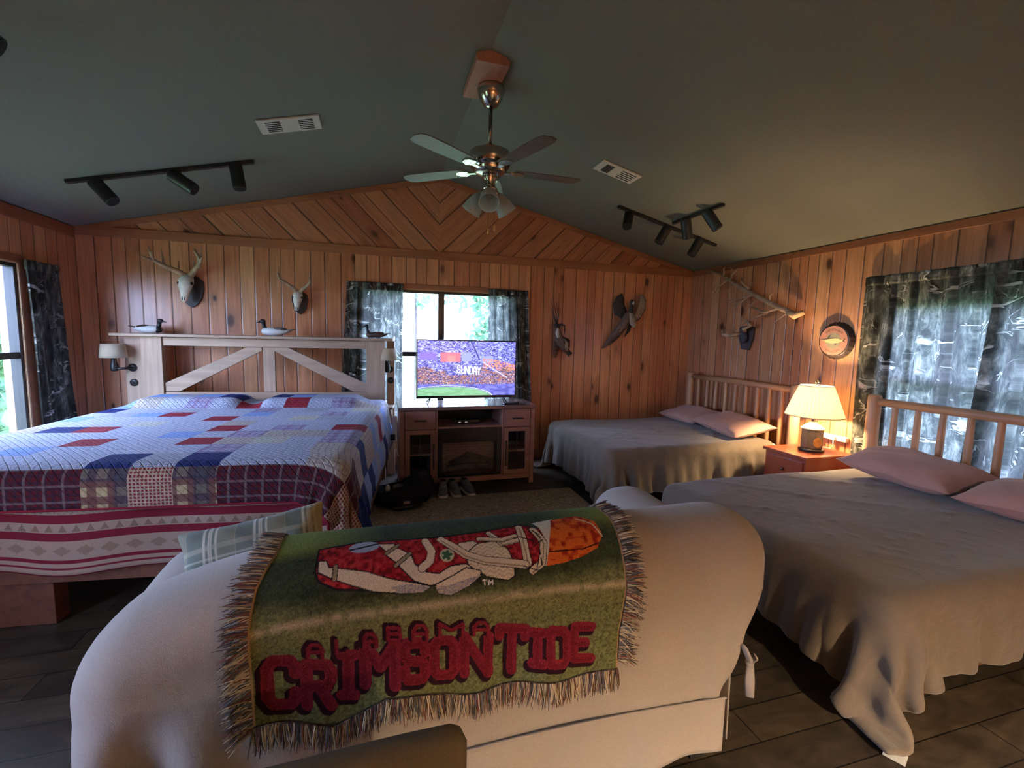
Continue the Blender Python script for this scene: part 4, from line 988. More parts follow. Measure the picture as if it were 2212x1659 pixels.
# nightstand and lamp
nsd = empty('nightstand', (3.66, 3.085, 0), label='reddish wooden nightstand between the two log beds', cat='nightstand')
MB().box(-.25, .25, -.205, .205, .04, .525).build('cabinet', M['nightstand'], nsd, bevel=.004)
MB().box(-.27, .27, -.222, .222, .526, .552).build('top', M['nightstand'], nsd, bevel=.004)
d = MB().box(-.264, -.251, -.185, .185, .30, .50).build('drawer', M['nightstand'], nsd, bevel=.003)
MB().ell((-.275, 0, .40), (.012,.014,.014)).build('knob', M['steel_dark'], d, smooth=True)
d = MB().box(-.264, -.251, -.185, .185, .07, .285).build('door', M['nightstand'], nsd, bevel=.003)
MB().ell((-.275, .13, .19), (.012,.014,.014)).build('knob', M['steel_dark'], d, smooth=True)
lamp = empty('table_lamp', (3.68, 3.07, .552), label='lit table lamp with a pleated cream shade and tin canister base', cat='table lamp')
MB().lathe([(0,0), (.095,0), (.10,.008), (.098,.022), (.085,.028), (0,.028)], 40).build('foot', M['black'], lamp, smooth=True)
can_g = plain('canister_tin', (.13,.105,.06), .35, noise=.15, nscale=12, coat=.4)
c = MB().lathe([(.0,.028), (.085,.028), (.088,.04), (.088,.185), (.082,.20), (0,.20)], 8); c.v = [(x*math.cos(.3)-y*math.sin(.3), x*math.sin(.3)+y*math.cos(.3), z) for x, y, z in c.v]
can = c.build('canister', can_g, lamp, bevel=.003)
an = math.radians(237); dd = Vector((math.cos(an), math.sin(an), 0)); sd = Vector((-dd.y, dd.x, 0))
pts = [(.033*math.cos(t)*(1 if k % 3 else .9), .045*math.sin(t)*(1 if k % 2 else .92)) for k, t in enumerate([2*PI*i/18 for i in range(18)])]
MB().prism(pts, lambda a_, b2, t: tuple(dd*t + sd*(a_+.02) + Vector((0,0,b2+.09))), .074, .0895).build('fruit_picture', plain('painted_fruit', (.55,.26,.05), .5, noise=.3, nscale=30), can)
MB().lathe([(.094,.196), (.094,.204), (.075,.212), (.062,.23), (.034,.24), (.03,.25), (0,.25)], 36).build('lid', plain('lamp_cream', (.60,.50,.34), .45), lamp, smooth=True)
MB().lathe([(.012,.25), (.018,.262), (.018,.30), (.012,.31)], 16).build('neck', M['steel'], lamp, smooth=True)
M['pleat'] = transl('pleated_shade', (.90,.86,.74), .60)
s = MB(); n = 84; prof = [(.222, .315), (.215, .33), (.17, .46), (.128, .575)]
for h_ in range(len(prof)): pass
s.lathe(prof, n, flute=.03); s.f = [q for q in s.f if len(q) == 4]; s.mi = [0]*len(s.f)
s.build('lamp_shade', M['pleat'], lamp, solid=.0015)
tr_ = MB(); tr_.tube([(.13*math.cos(t), .13*math.sin(t), .577) for t in [2*PI*i/40 for i in range(41)]], .004, 6); tr_.tube([(.224*math.cos(t), .224*math.sin(t), .315) for t in [2*PI*i/40 for i in range(41)]], .004, 6)
tr_.build('shade_trim', plain('lamp_trim', (.55,.48,.34), .7), lamp, smooth=True)
MB().tube([(0,.128,.576), (0,-.128,.576)], .0025, 6).tube([(-.128,0,.576), (.128,0,.576)], .0025, 6).build('harp', M['steel'], lamp)
MB().ell((0,0,.43), (.03,.03,.045)).build('bulb', plain('glowing_bulb', (1,.9,.7), .4, emit=(1,.70,.38), es=BEDSIDE), lamp, smooth=True)
MB().tube([(.02*math.cos(t)*(1-.25*t/6), 0, .60+.018*math.sin(t)+.004*t) for t in [i*.35 for i in range(19)]], .0032, 7).tube([(0,0,.577), (0,0,.598)], .005, 8).build('finial', M['steel'], lamp, smooth=True)
pw = empty('power_strip', (3.99, 3.10, .650), (0), label='white power strip plugged in on the wall behind the lamp', cat='power strip', rot=(math.radians(0), 0, 0))
MB().box(-.03, .012, -.12, .12, -.022, .022).build('housing', M['white'], pw, bevel=.006)
for yy in (.09, -.02): MB().box(-.058, -.030, yy-.018, yy+.018, -.016, .016).build('plug', M['white'], pw, bevel=.005)
MB().tube([(-.05,-.02,-.014), (-.055,-.03,-.06), (-.05,.0,-.10), (-.06,.06,-.1)], .004, 7).build('cord', M['white'], pw, smooth=True)
ART = {"crim":[[-0.1875,0.2548],[-0.0779,0.2685],[0.183,0.2559],[0.2917,0.2615],[0.4298,0.2788],[0.5,0.2425],[0.4912,0.1758],[0.4729,0.122],[0.4355,0.1134],[0.3834,0.1365],[0.2589,0.1554],[0.1482,0.1344],[0.0853,0.122],[-0.0222,0.1159],[-0.1101,0.1286],[-0.1561,0.1516],[-0.1733,0.1785]],"low":[[-0.1747,0.2113],[-0.1536,0.2108],[-0.1402,0.1896],[-0.0343,0.165],[0.0292,0.1386],[0.0813,0.1244],[0.138,0.1078],[0.121,0.0983],[0.0602,0.0982],[-0.0145,0.1112],[-0.0725,0.1335],[-0.1227,0.1554],[-0.1657,0.1775]],"lowsh":[[0.0288,0.1172],[0.077,0.1191],[0.138,0.107],[0.1168,0.095],[0.0522,0.0988]],"up":[[-0.019,0.2533],[0.0319,0.248],[0.0441,0.2294],[0.0852,0.201],[0.0961,0.1706],[0.1279,0.1451],[0.1611,0.137],[0.197,0.1539],[0.2411,0.1553],[0.2571,0.1425],[0.1676,0.1121],[0.138,0.1078],[0.0936,0.1249],[0.0622,0.1573],[0.0465,0.1768],[0.0142,0.2054],[0.0102,0.2196]],"hand":[[0.1507,0.1102],[0.203,0.1279],[0.2397,0.1445],[0.2823,0.1311],[0.278,0.115],[0.2432,0.0951],[0.1907,0.0781],[0.1577,0.088]],"handsh":[[0.1505,0.1063],[0.1838,0.1023],[0.245,0.1148],[0.2807,0.1188],[0.2432,0.0951],[0.1907,0.0781],[0.1577,0.088]],"pad":[[0.2402,0.1811],[0.2821,0.2132],[0.3348,0.2181],[0.3701,0.1853],[0.3805,0.1457],[0.3809,0.1072],[0.3587,0.0954],[0.2977,0.1127],[0.2489,0.1478]],"cr2":[[0.2287,0.2238],[0.2708,0.2273],[0.2912,0.212],[0.2542,0.1843],[0.222,0.2098]],"white":[[0.4669,0.2822],[0.5412,0.298],[0.4847,0.1207],[0.4753,0.1217],[0.492,0.2032],[0.4832,0.2536]],"ball":[[0.5337,0.2923],[0.627,0.3067],[0.6722,0.2593],[0.6822,0.1972],[0.6558,0.1569],[0.5972,0.1348],[0.5343,0.1238],[0.48,0.1212]],"L_buck1":[[-0.123,0.1896],[-0.117,0.1547]],"L_buck2":[[0.0122,0.2137],[0.0444,0.239]],"L_buck3":[[0.0422,0.1728],[0.0812,0.2042]],"L_curve":[[0.1278,0.2462],[0.1457,0.2035],[0.1387,0.1745],[0.1162,0.1571]],"L_bar1":[[0.1771,0.2453],[0.2446,0.1805],[0.2952,0.1579],[0.4156,0.1328]],"L_bar2":[[0.4205,0.2649],[0.422,0.2005],[0.4234,0.1363]],"L_bar3":[[0.4612,0.2488],[0.4838,0.1928],[0.4677,0.1313],[0.4355,0.1134]],"L_bar4":[[0.3232,0.2516],[0.3553,0.2035],[0.4101,0.2109]],"L_bar5":[[0.2902,0.231],[0.3587,0.2179],[0.4002,0.2284]],"L_seam":[[0.4895,0.1611],[0.6042,0.1578],[0.6663,0.1711]],"L_seamw":[[0.6176,0.2851],[0.6604,0.2458],[0.6798,0.1916]],"star":[[0.19,0.1874],[0.2117,0.1846],[0.1926,0.2081]],"patch":[[-0.0563,0.2469],[-0.0251,0.2417],[-0.0569,0.2635]],"ALA":[["A",[[-0.182,-0.0281],[-0.1365,-0.0365],[-0.1812,0.0078],[-0.1359,-0.0001]]],["L",[[-0.1158,-0.0321],[-0.0768,-0.0393],[-0.1152,0.0079],[-0.0762,0.0012]]],["A",[[-0.0447,-0.0235],[-0.0043,-0.0307],[-0.0444,0.0133],[-0.004,0.0067]]],["B",[[0.0149,-0.0159],[0.0593,-0.0236],[0.0152,0.021],[0.0594,0.0141]]],["A",[[0.0819,-0.0263],[0.1306,-0.0348],[0.0819,0.0164],[0.1304,0.0087]]],["M",[[0.1509,-0.027],[0.2314,-0.0408],[0.1507,0.0104],[0.2309,-0.0025]]],["A",[[0.2497,-0.0414],[0.3056,-0.0509],[0.2491,-0.001],[0.3048,-0.01]]]],"CT":[["C",[[-0.2857,-0.1445],[-0.2001,-0.1636],[-0.2816,-0.0084],[-0.1968,-0.0241]]],["R",[[-0.195,-0.1617],[-0.1146,-0.1795],[-0.1921,-0.0367],[-0.1125,-0.0517]]],["I",[[-0.1073,-0.1519],[-0.0559,-0.1629],[-0.1054,-0.0263],[-0.0545,-0.0356]]],["M",[[-0.0485,-0.1308],[0.0478,-0.1506],[-0.0472,-0.0068],[0.0481,-0.0235]]],["S",[[0.0523,-0.134],[0.1311,-0.1498],[0.0526,-0.0212],[0.1306,-0.0348]]],["O",[[0.1352,-0.1443],[0.2116,-0.1595],[0.1346,-0.0292],[0.2103,-0.0423]]],["N",[[0.2189,-0.1551],[0.3143,-0.1741],[0.2174,-0.032],[0.3118,-0.0481]]],["T",[[0.33,-0.1672],[0.4217,-0.1852],[0.3271,-0.0246],[0.4176,-0.0394]]],["I",[[0.4276,-0.1572],[0.4851,-0.1681],[0.4245,-0.0526],[0.4816,-0.0621]]],["D",[[0.4886,-0.1688],[0.564,-0.1831],[0.4847,-0.0558],[0.5594,-0.0682]]],["E",[[0.5683,-0.1686],[0.6478,-0.1834],[0.5638,-0.0566],[0.6424,-0.0693]]]],"TM":[["T",[[0.2824,0.0936],[0.2955,0.092],[0.2837,0.1063],[0.2968,0.1047]]],["M",[[0.299,0.0916],[0.313,0.0899],[0.3003,0.1043],[0.3144,0.1026]]]],"stripe":[[-0.3099,0.0541],[-0.1178,0.0616],[0.2169,0.0594],[0.5386,0.0533],[0.7237,0.0428]],"dark":[[-0.3116,0.0833],[-0.1183,0.0871],[0.2177,0.0759],[0.5413,0.0769],[0.7288,0.0797]],"edge":[[-0.3039,-0.1882],[-0.1216,-0.2249],[0.0141,-0.1748],[0.2803,-0.215],[0.4763,-0.2111],[0.7281,-0.2323]],"ledge":[[-0.2745,0.2554],[-0.3059,0.1574],[-0.3133,0.0739],[-0.3052,-0.078],[-0.3039,-0.1882]],"redge":[[0.7602,0.271],[0.7399,0.1228],[0.734,0.0287],[0.714,-0.1079],[0.7125,-0.2221]]}
# ------------------------------------------------------------------ sofa, seen from behind
def rbox(x0, x1, y0, y1, z0, z1, r, step=.03, fn=None, zmin=None):
    c = np.array([(x0+x1)/2, (y0+y1)/2, (z0+z1)/2]); h = np.array([(x1-x0)/2, (y1-y0)/2, (z1-z0)/2]); mb = MB(); idx = {}
    for ax in range(3):
        o = [k for k in range(3) if k != ax]; n0, n1 = [max(4, int(2*h[k]/step)) for k in o]
        for sg in (-1, 1):
            ids = []
            for i in range(n0+1):
                for j in range(n1+1):
                    p = np.zeros(3); p[ax] = sg*h[ax]
                    for k, n_, q in ((o[0], n0, i), (o[1], n1, j)):
                        t = 2*q/n_-1; p[k] = h[k]*t
                    inn = np.clip(p, -(h-r), h-r); d = p-inn; p = inn+d/np.linalg.norm(d)*r+c
                    key = tuple(np.round(p, 5))
                    if key not in idx: idx[key] = len(mb.v); mb.v.append(tuple(p))
                    ids.append(idx[key])
            for i in range(n0):
                for j in range(n1):
                    q = (ids[i*(n1+1)+j], ids[(i+1)*(n1+1)+j], ids[(i+1)*(n1+1)+j+1], ids[i*(n1+1)+j+1])
                    if (sg > 0) == (ax == 1): q = q[::-1]
                    if len(set(q)) > 2:
                        q = tuple(dict.fromkeys(q)); mb.f.append(q); mb.mi.append(0)
    if fn: mb.v = [tuple(fn(*v)) for v in mb.v]
    if zmin is not None: mb.v = [(x, y, max(z, zmin)) for x, y, z in mb.v]
    return mb
sofa = empty('sofa', (.30, 1.62, 0), label='slipcovered beige sofa seen from behind in the foreground', cat='sofa')
def so_(name, mb, mat=None, parent=None, **k):
    mb.v = [(x-.30, y-1.62, z) for x, y, z in mb.v]; return mb.build(name, mat or M['sofa'], parent or sofa, **k)
def sfn(x, y, z):
    lowt = max(0, min(1, (.62-z)/.5))
    if x > .9: x -= .24*lowt*(x-.9)/.49 * (1 if y < 1.45 else .6)
    if y < 1.40:
        w = max(0, min(1, (-.22-x)/.25)); k = lowt**.8
        y -= w*k*(.050*math.sin(x*27+2.0*z)+.018*math.sin(x*17+1))
        y -= .010*float(wob(x*2.3, z*1.6, .7))*min(1, max(0, (.95-z)*2))
        w2 = max(0, min(1, (x-.98)/.2)); y += w2*k*.014*math.sin(x*60+z*4)
    if x < -.5: x -= .02*math.sin(y*14+z*3)*lowt
    z += .012*float(wob(x*1.5, y*2, 2.0))*(1 if z > .7 else 0)
    t = max(0, min(1, (-.18-x)/.58)); z -= .15*t*t*max(0, min(1, (z-.3)/.4))
    return x, y, z
so_('back_cover', rbox(-.75, 1.385, 1.20, 1.58, -.35, .878, .172, .028, sfn, .10), smooth=True)
def arm_fn(x, y, z): return x+.008*math.sin(y*9), y, z+.008*math.sin(y*7+x*5)
so_('arm_cover', rbox(1.0, 1.335, 1.42, 2.06, -.3, .775, .15, .04, arm_fn, .08), smooth=True)
so_('arm_cover', rbox(-.76, -.44, 1.42, 2.02, -.3, .70, .14, .04, arm_fn, .08), smooth=True)
so_('seat_cover', rbox(-.45, 1.0, 1.45, 2.00, -.2, .46, .08, .05, None, .08), smooth=True)
# hemmed skirt: back panel with a slit at the right corner
def skb(u, v):
    x = -.60+(1.148+.60)*u; z0 = .055+.02*math.sin(x*5+1) + (.045*math.exp(-((x-.93)/.16)**2)); z1 = .285+.022*math.sin(x*2.6+.4) - .02*max(0, x-.9)
    z = z0+(z1-z0)*v
    return (x, 1.190-.014*(1-v)*math.sin(x*9)-.006*math.sin(x*23)*(1-v)-.010*math.sin(x*6)*(1-v), z)
sk = so_('skirt', MB().grid(110, 14, skb), smooth=True, solid=.004)
def seamf(u, v):
    p = skb(u, 1.0); a_ = 2*PI*v; return (p[0], p[1]-.003+.0035*math.cos(a_), p[2]+.0035*math.sin(a_))
so_('seam', MB().grid(110, 6, seamf), parent=sofa, smooth=True)
def sks(u, v):
    y = 1.225+.74*u; z0 = .07; z1 = .42-.10*min(1, u*3)
    return (1.195+.012*math.sin(y*18)*(1-v)+.02*(1-v)*math.exp(-((u-.06)/.06)**2), y, z0+(z1-z0)*v)
so_('skirt', MB().grid(50, 12, sks), smooth=True, solid=.004)
tie = MB(); tie.tube([(1.15,1.20,.455), (1.175,1.20,.41), (1.205,1.225,.375)], [(.02,.006), (.014,.008), (.012,.010)], 8)
tie.ell((1.208,1.225,.368), (.016,.014,.016)); tie.tube([(1.208,1.22,.37), (1.228,1.215,.385), (1.214,1.21,.40)], [(.010,.004)]*3, 8); tie.tube([(1.208,1.222,.365), (1.195,1.205,.31), (1.200,1.205,.25)], [(.012,.003), (.016,.003), (.014,.003)], 8)
tie.v = [(x+.055, y-.012, z) for x, y, z in tie.v]
so_('corner_tie', tie, smooth=True)
for xx in (-.60, 1.10):
    for yy in (1.28, 1.92): so_('foot', MB().box(xx-.03, xx+.03, yy-.03, yy+.03, 0, .12), M['blackmatte'])

# woven throw over the back
YT, ZR, RR = 1.186, .705, .188
NU, NV = 540, 420
u0, u1 = -.312, .738
U = np.linspace(u0, u1, NU); Vv = np.linspace(0, 1, NV)
edge_x = [p[0] for p in ART['edge']]; edge_v = [p[1] for p in ART['edge']]
VT = .283+.05+.30
UU = np.zeros((NV, NU)); VV = np.zeros((NV, NU))
bot = np.interp(U, edge_x, edge_v)+.006*np.sin(U*21)
for j in range(NV): UU[j] = U; VV[j] = bot+(VT-bot)*Vv[j]
def throw_pt(u, v):
    # side edges curve a little like the cloth does
    sx = np.where(u < .2, np.interp(v, [-.19, -.078, .074, .157, .255, .4], [.008, .006, -.001, .006, .036, .04])*np.clip((.2-u)/.5, 0, 1),
                  np.interp(v, [-.22, -.108, .029, .123, .271, .4], [-.024, -.023, -.003, .003, .022, .02])*np.clip((u-.2)/.5, 0, 1))
    x = u+sx; a_ = RR*PI/2; z = np.where(v < 0, ZR+v, 0.0); y = np.full_like(u, YT)
    th = np.clip(v/RR, 0, PI/2); arcm = (v >= 0)
    y = np.where(arcm, YT+RR-RR*np.cos(th), y); z = np.where(arcm, ZR+RR*np.sin(th), z)
    e = np.clip(v-RR*PI/2, 0, .04); y = y+e; d = np.clip(v-RR*PI/2-.04, 0, 9)
    th2 = np.clip(d/RR, 0, PI/2); y = y+RR*np.sin(th2); z = np.where(v > RR*PI/2+.04, ZR+RR*np.cos(th2), z); z = z-np.clip(d-RR*PI/2, 0, 9)
    # gentle folds on the hanging part, pushed away from the sofa only
    f = np.clip(-v/.18, 0, 1.2); y = y-f*(.010+.008*np.sin(u*13+1)+.004*np.sin(u*29))-.006*np.clip(1-np.abs(v)/.2, 0, 1)
    z = z+.012*np.clip(-(-x-.2), -9, 9)*0 - .15*np.clip((-.18-x)/.58, 0, 1)**2*np.clip((z-.3)/.4, 0, 1)
    return x, y, z
# colours
S_ = np.interp(UU, [p[0] for p in ART['stripe']], [p[1] for p in ART['stripe']])
r1_ = RNG.random(UU.shape); n1 = sm(UU*60, VV*60, .8, 11); n2 = sm(UU*60, VV*60, 3.2, 12)
Cc = np.zeros(UU.shape+(3,)); mixv = np.clip((VV-.075)/.05, 0, 1)[..., None]
lowc = np.array([.125,.14,.058])*(.35+1.5*(n2*.6+r1_*.4))[..., None]; darkc = np.array([.032,.045,.024])*(.5+1.2*(n2*.5+r1_*.5))[..., None]
Cc[:] = lowc*(1-mixv)+darkc*mixv
tp = np.clip((VV-.22)/.06, 0, 1)[..., None]*np.clip(np.abs(UU-.25)/.45-.55, 0, 1)[..., None]*2; tp = np.clip(tp, 0, 1); Cc = Cc*(1-tp)+np.array([.17,.21,.05])*(.7+.6*r1_[..., None])*tp
sw = np.clip(1-np.abs(VV-S_-.0)/.017, 0, 1)*(.45+.55*(n1 > .35)); sw = (sw*(.5+.7*r1_)).clip(0, 1)[..., None]; Cc = Cc*(1-sw)+np.array([.48,.40,.26])*sw
sw2 = (np.clip(1-np.abs(VV-S_+.03)/.035, 0, 1)*.5*(r1_ > .35))[..., None]; Cc = Cc*(1-sw2)+np.array([.25,.22,.09])*sw2
dk_ = np.clip(1-np.abs(VV-.105)/.06, 0, 1)*np.clip((UU+.26)/.12, 0, 1)*np.clip((.68-UU)/.12, 0, 1)*(.5+.5*n1); Cc *= (1-.75*dk_)[..., None]
warp = .8+.4*RNG.random(UU.shape)[..., None]
CRM, CRD, CRE, TANC, BLK, GRE = np.array([.25,.012,.018]), np.array([.12,.008,.012]), np.array([.62,.52,.38]), np.array([.26,.22,.13]), np.array([.012,.010,.014]), np.array([.25,.24,.28])
A_ = ART; X, Y = UU, VV
def blob(k): return in_poly(X, Y, A_[k])
def outline(k, w=.0028): return seg_d(X, Y, A_[k]+[A_[k][0]]) < w
mC = blob('crim'); Cc[mC] = CRM; tex = sm(X*60, Y*60, 1.7, 21); Cc[mC&(tex > .62)] = (.36,.03,.035); Cc[mC&(tex < .28)] = CRD
Cc[outline('crim', .003)] = BLK
mW = blob('white'); Cc[mW] = (.62,.58,.48)
mB = blob('ball'); tb = sm(X*60, Y*60, 1.1, 22); Cc[mB] = np.array([.45,.055,.012]); Cc[mB&(tb > .52)] = (.62,.13,.02); Cc[mB&(tb < .28)] = (.30,.022,.01)
Cc[(seg_d(X, Y, A_['L_seam']) < .0022)&mB] = (.06,.01,.01); Cc[(seg_d(X, Y, A_['L_seamw']) < .0022)] = (.72,.60,.48)
for k in ('cr2', 'pad', 'low', 'up', 'hand'):
    mk = blob(k); Cc[mk] = CRE
    if k == 'pad':
        wv_ = np.sin(Y*520+2*np.sin(X*240)); Cc[mk&(wv_ > .55)] = TANC*1.6
    Cc[outline(k, .0018)] = BLK
for k in ('lowsh', 'handsh'): mk = blob(k); Cc[mk] = GRE; Cc[mk&(r1_ > .6)] = CRE*.8
for k, w in (('L_curve', .011),): Cc[seg_d(X, Y, A_[k]) < w+.002] = BLK; Cc[seg_d(X, Y, A_[k]) < w] = CRE
for k in ('L_buck1', 'L_buck2', 'L_buck3'): Cc[seg_d(X, Y, A_[k]) < .0075] = BLK; Cc[seg_d(X, Y, A_[k]) < .005] = TANC
dS = np.hypot(X-A_['star'][0][0], (Y-A_['star'][0][1])); Cc[dS < .021] = (.42,.42,.28); angs = np.arctan2(Y-A_['star'][0][1], X-A_['star'][0][0]); Cc[dS < .008+.009*np.abs(np.cos(angs*2.5))] = (.04,.12,.06)
px_, py_ = A_['patch'][0]; dP = ((X-px_)/.045)**2+((Y-py_)/.022)**2; Cc[dP < 1] = (.30,.36,.48); Cc[(dP < 1)&(np.abs(Y-py_-.2*(X-px_)) < .003)] = BLK
for k, w in (('L_bar3', .010), ('L_bar4', .008), ('L_bar5', .007), ('L_bar2', .011), ('L_bar1', .011)): Cc[seg_d(X, Y, A_[k]) < w+.0022] = BLK; Cc[seg_d(X, Y, A_[k]) < w] = CRE*.95; Cc[seg_d(X, Y, [(a_, b2-.005) for a_, b2 in A_[k]]) < .002] = TANC
for k in range(9):
    a_ = .437+.045*RNG.random(); b2 = .108+.15*RNG.random(); Cc[seg_d(X, Y, [(a_, b2), (a_+.02*RNG.normal(), b2+.02)]) < .0018] = BLK
for grp, w in (('CT', .0155), ('ALA', .0052)):
    for ch, q in A_[grp]:
        o_ = -.009 if grp == 'CT' else -.006; oy = -.008 if grp == 'CT' else .006
        sh_ = [(a_+o_, b2+oy) for a_, b2 in q]; Cc[glyph_mask(X, Y, ch, sh_, w, .004)] = (.022,.006,.012)
    for ch, q in A_[grp]:
        mm = glyph_mask(X, Y, ch, q, w); Cc[mm] = (.17,.014,.028); Cc[mm&glyph_mask(X, Y, ch, [(a_-.004, b2-.004) for a_, b2 in q], w*.45)] = (.13,.010,.020)
        Cc[mm&(r1_ > .93)] = (.28,.03,.04)
for ch, q in A_['TM']: Cc[glyph_mask(X, Y, ch, q, .0017)] = (.65,.62,.58)
Cc *= warp
ed_ = (UU < u0+.006)|(UU > u1-.006); Cc[ed_] = (.42,.27,.15); Cc[(VV < bot[None, :]+.004)] = (.06,.05,.035)
tx, ty, tz = throw_pt(UU, VV)
# clearance from the wavy cover
thr = empty('football_throw', (.22, YT, .7), label='fringed woven throw reading ALABAMA CRIMSON TIDE, draped over the sofa back', cat='throw')
mb = MB(); P_ = np.stack([tx-.22, ty-YT, tz-.7], -1).reshape(-1, 3); mb.v = [tuple(v) for v in P_.tolist()]
mb.f = [(j*NU+i, j*NU+i+1, (j+1)*NU+i+1, (j+1)*NU+i) for j in range(NV-1) for i in range(NU-1)]; mb.mi = [0]*len(mb.f)
m_, nt, b, out = new_mat('woven_picture'); g = G(nt); at = nt.nodes.new('ShaderNodeAttribute'); at.attribute_name = 'Col'
nt.links.new(at.outputs['Color'], b.inputs['Base Color']); b.inputs['Roughness'].default_value = .95; b.inputs['Specular IOR Level'].default_value = .1
wvz = g.noise(g.mp(g.obj(), (1,1,1)), 330, 2); nt.links.new(g.bump(wvz, .7, .003), b.inputs['Normal'])
to = mb.build('woven_panel', m_, thr, smooth=True); color_mesh(to, Cc.reshape(-1, 3))
# fringe of loose yarns
fm = MB(); fcol = []
FC = [(.50,.42,.28), (.30,.22,.13), (.05,.045,.05), (.20,.06,.05), (.12,.13,.17), (.62,.52,.38), (.08,.07,.05)]
def yarn(p, d, L, seed):
    rr = random.Random(seed); q = Vector(p); dv = Vector(d).normalized(); pts = []; c = FC[rr.randrange(len(FC))]
    sd = Vector((rr.uniform(-1,1), rr.uniform(-.15,.1), rr.uniform(-1,1)))*.28
    for k in range(5):
        pts.append(q.copy()); q = q + (dv + sd*(k*.35) + Vector((0, 0, -.10*k)))*(L/4)
        q.y = min(q.y, p[1]+.25)
    n0 = len(fm.v); fm.tube(pts, [.0016, .0018, .0017, .0015, .0007], 4, cap=False); fcol.extend([c]*(len(fm.v)-n0))
def tp_(u, v): a_, b2, c = throw_pt(np.array([u]), np.array([v])); return (float(a_[0]), float(b2[0]), float(c[0]))
k = 0
for i in range(760):
    u = u0+(u1-u0)*(i+.5)/760; b_ = float(np.interp(u, edge_x, edge_v)+.006*math.sin(u*21)); p = tp_(u, b_+.002)
    yarn((p[0], p[1]-.003-.004*random.random(), p[2]), (random.uniform(-.25,.25), -.10, -1), random.uniform(.045,.065), k); k += 1
for side in (0, 1):
    for i in range(620):
        v = -.20+.66*(i+.5)/620; u = (u0+.002) if side == 0 else (u1-.002); p = tp_(u, v); sg = -1 if side == 0 else 1
        th = max(0, min(1, v/RR)); outn = Vector((0, -math.cos(th*PI/2)*.25, .25*math.sin(th*PI/2)))
        p = Vector(p)+outn*.02*random.random()
        yarn(tuple(p), (sg*1.0, outn.y*.7, outn.z+random.uniform(-.75,.2)*(1 if v < .15 else .2)), random.uniform(.045,.068), k); k += 1
m2, nt, b, out = new_mat('fringe_yarn'); at = nt.nodes.new('ShaderNodeAttribute'); at.attribute_name = 'Col'
nt.links.new(at.outputs['Color'], b.inputs['Base Color']); b.inputs['Roughness'].default_value = .95
fm.v = [(x-.22, y-YT, z-.7) for x, y, z in fm.v]
fo = fm.build('fringe', m2, thr, smooth=True); fo['kind'] = 'stuff'; color_mesh(fo, np.array(fcol))

# plaid cushion lying on the far side of the sofa back
m_, nt, b, out = new_mat('plaid_cushion'); g = G(nt); x, y, z = g.xyz(g.obj())
def pl_(s, k, w, o=0): return g.ramp(g.math('ABSOLUTE', g.math('SUBTRACT', g.math('FRACT', g.math('ADD', g.math('MULTIPLY', s, k), o)), .5)), [(w, 1.0), (w+.015, 0.0)])
col = g.mix(g.math('MULTIPLY', pl_(x, 6.5, .20), .6), (.17,.19,.155), (.27,.24,.16))
for k, w, o, c in ((6.5, .03, .30, (.60,.55,.44)), (6.5, .015, .18, (.60,.55,.44)), (6.5, .02, .42, (.60,.55,.44)), (13, .012, .1, (.35,.30,.20))): col = g.mix(g.math('MULTIPLY', pl_(x, k, w, o), .75), col, c)
for k, w, o, c in ((7, .05, .2, (.42,.38,.28)), (7, .018, .45, (.60,.55,.44))): col = g.mix(g.math('MULTIPLY', pl_(y, k, w, o), .5), col, c)
col = g.mix(g.ramp(g.math('SUBTRACT', x, .165), [(0, 0.0), (.05, .8)]), col, (.42,.28,.10))
nt.links.new(col, b.inputs['Base Color']); b.inputs['Roughness'].default_value = .9; nt.links.new(g.bump(g.noise(g.obj(), 12, 3), .4, .01), b.inputs['Normal'])
cu = empty('plaid_cushion', (-.41, 1.72, .725), label='green and tan plaid cushion lying on the sofa arm behind the throw', cat='cushion', rot=(math.radians(58), math.radians(-9), math.radians(4)))
cb = pillow_mb(.235, .125, .07, 5); cb.build('cushion_cover', m_, cu, smooth=True, sub=1)

# chair in front of the lens, only its top shows
ch = empty('upholstered_chair', (-.13, .62, 0), label='olive padded chair back at the bottom edge of the photo, behind the sofa', cat='chair')
def cfn(x, y, z): return x, y, z+.006*math.sin(x*7)
def cbx(name, mb, mat=M['olive'], **k):
    return mb.build(name, mat, ch, **k)
cbx('backrest', rbox(-.30, .30, .185, .255, .42, .705, .034, .03, cfn), smooth=True)
cbx('seat', rbox(-.29, .29, -.25, .20, .38, .47, .035, .05), smooth=True)
for xx in (-.25, .25):
    for yy in (-.20, .20): cbx('leg', MB().tube([(xx,yy,.40), (xx*1.02,yy*1.03,0)], [.02,.014], 10), M['blackmatte'], smooth=True)

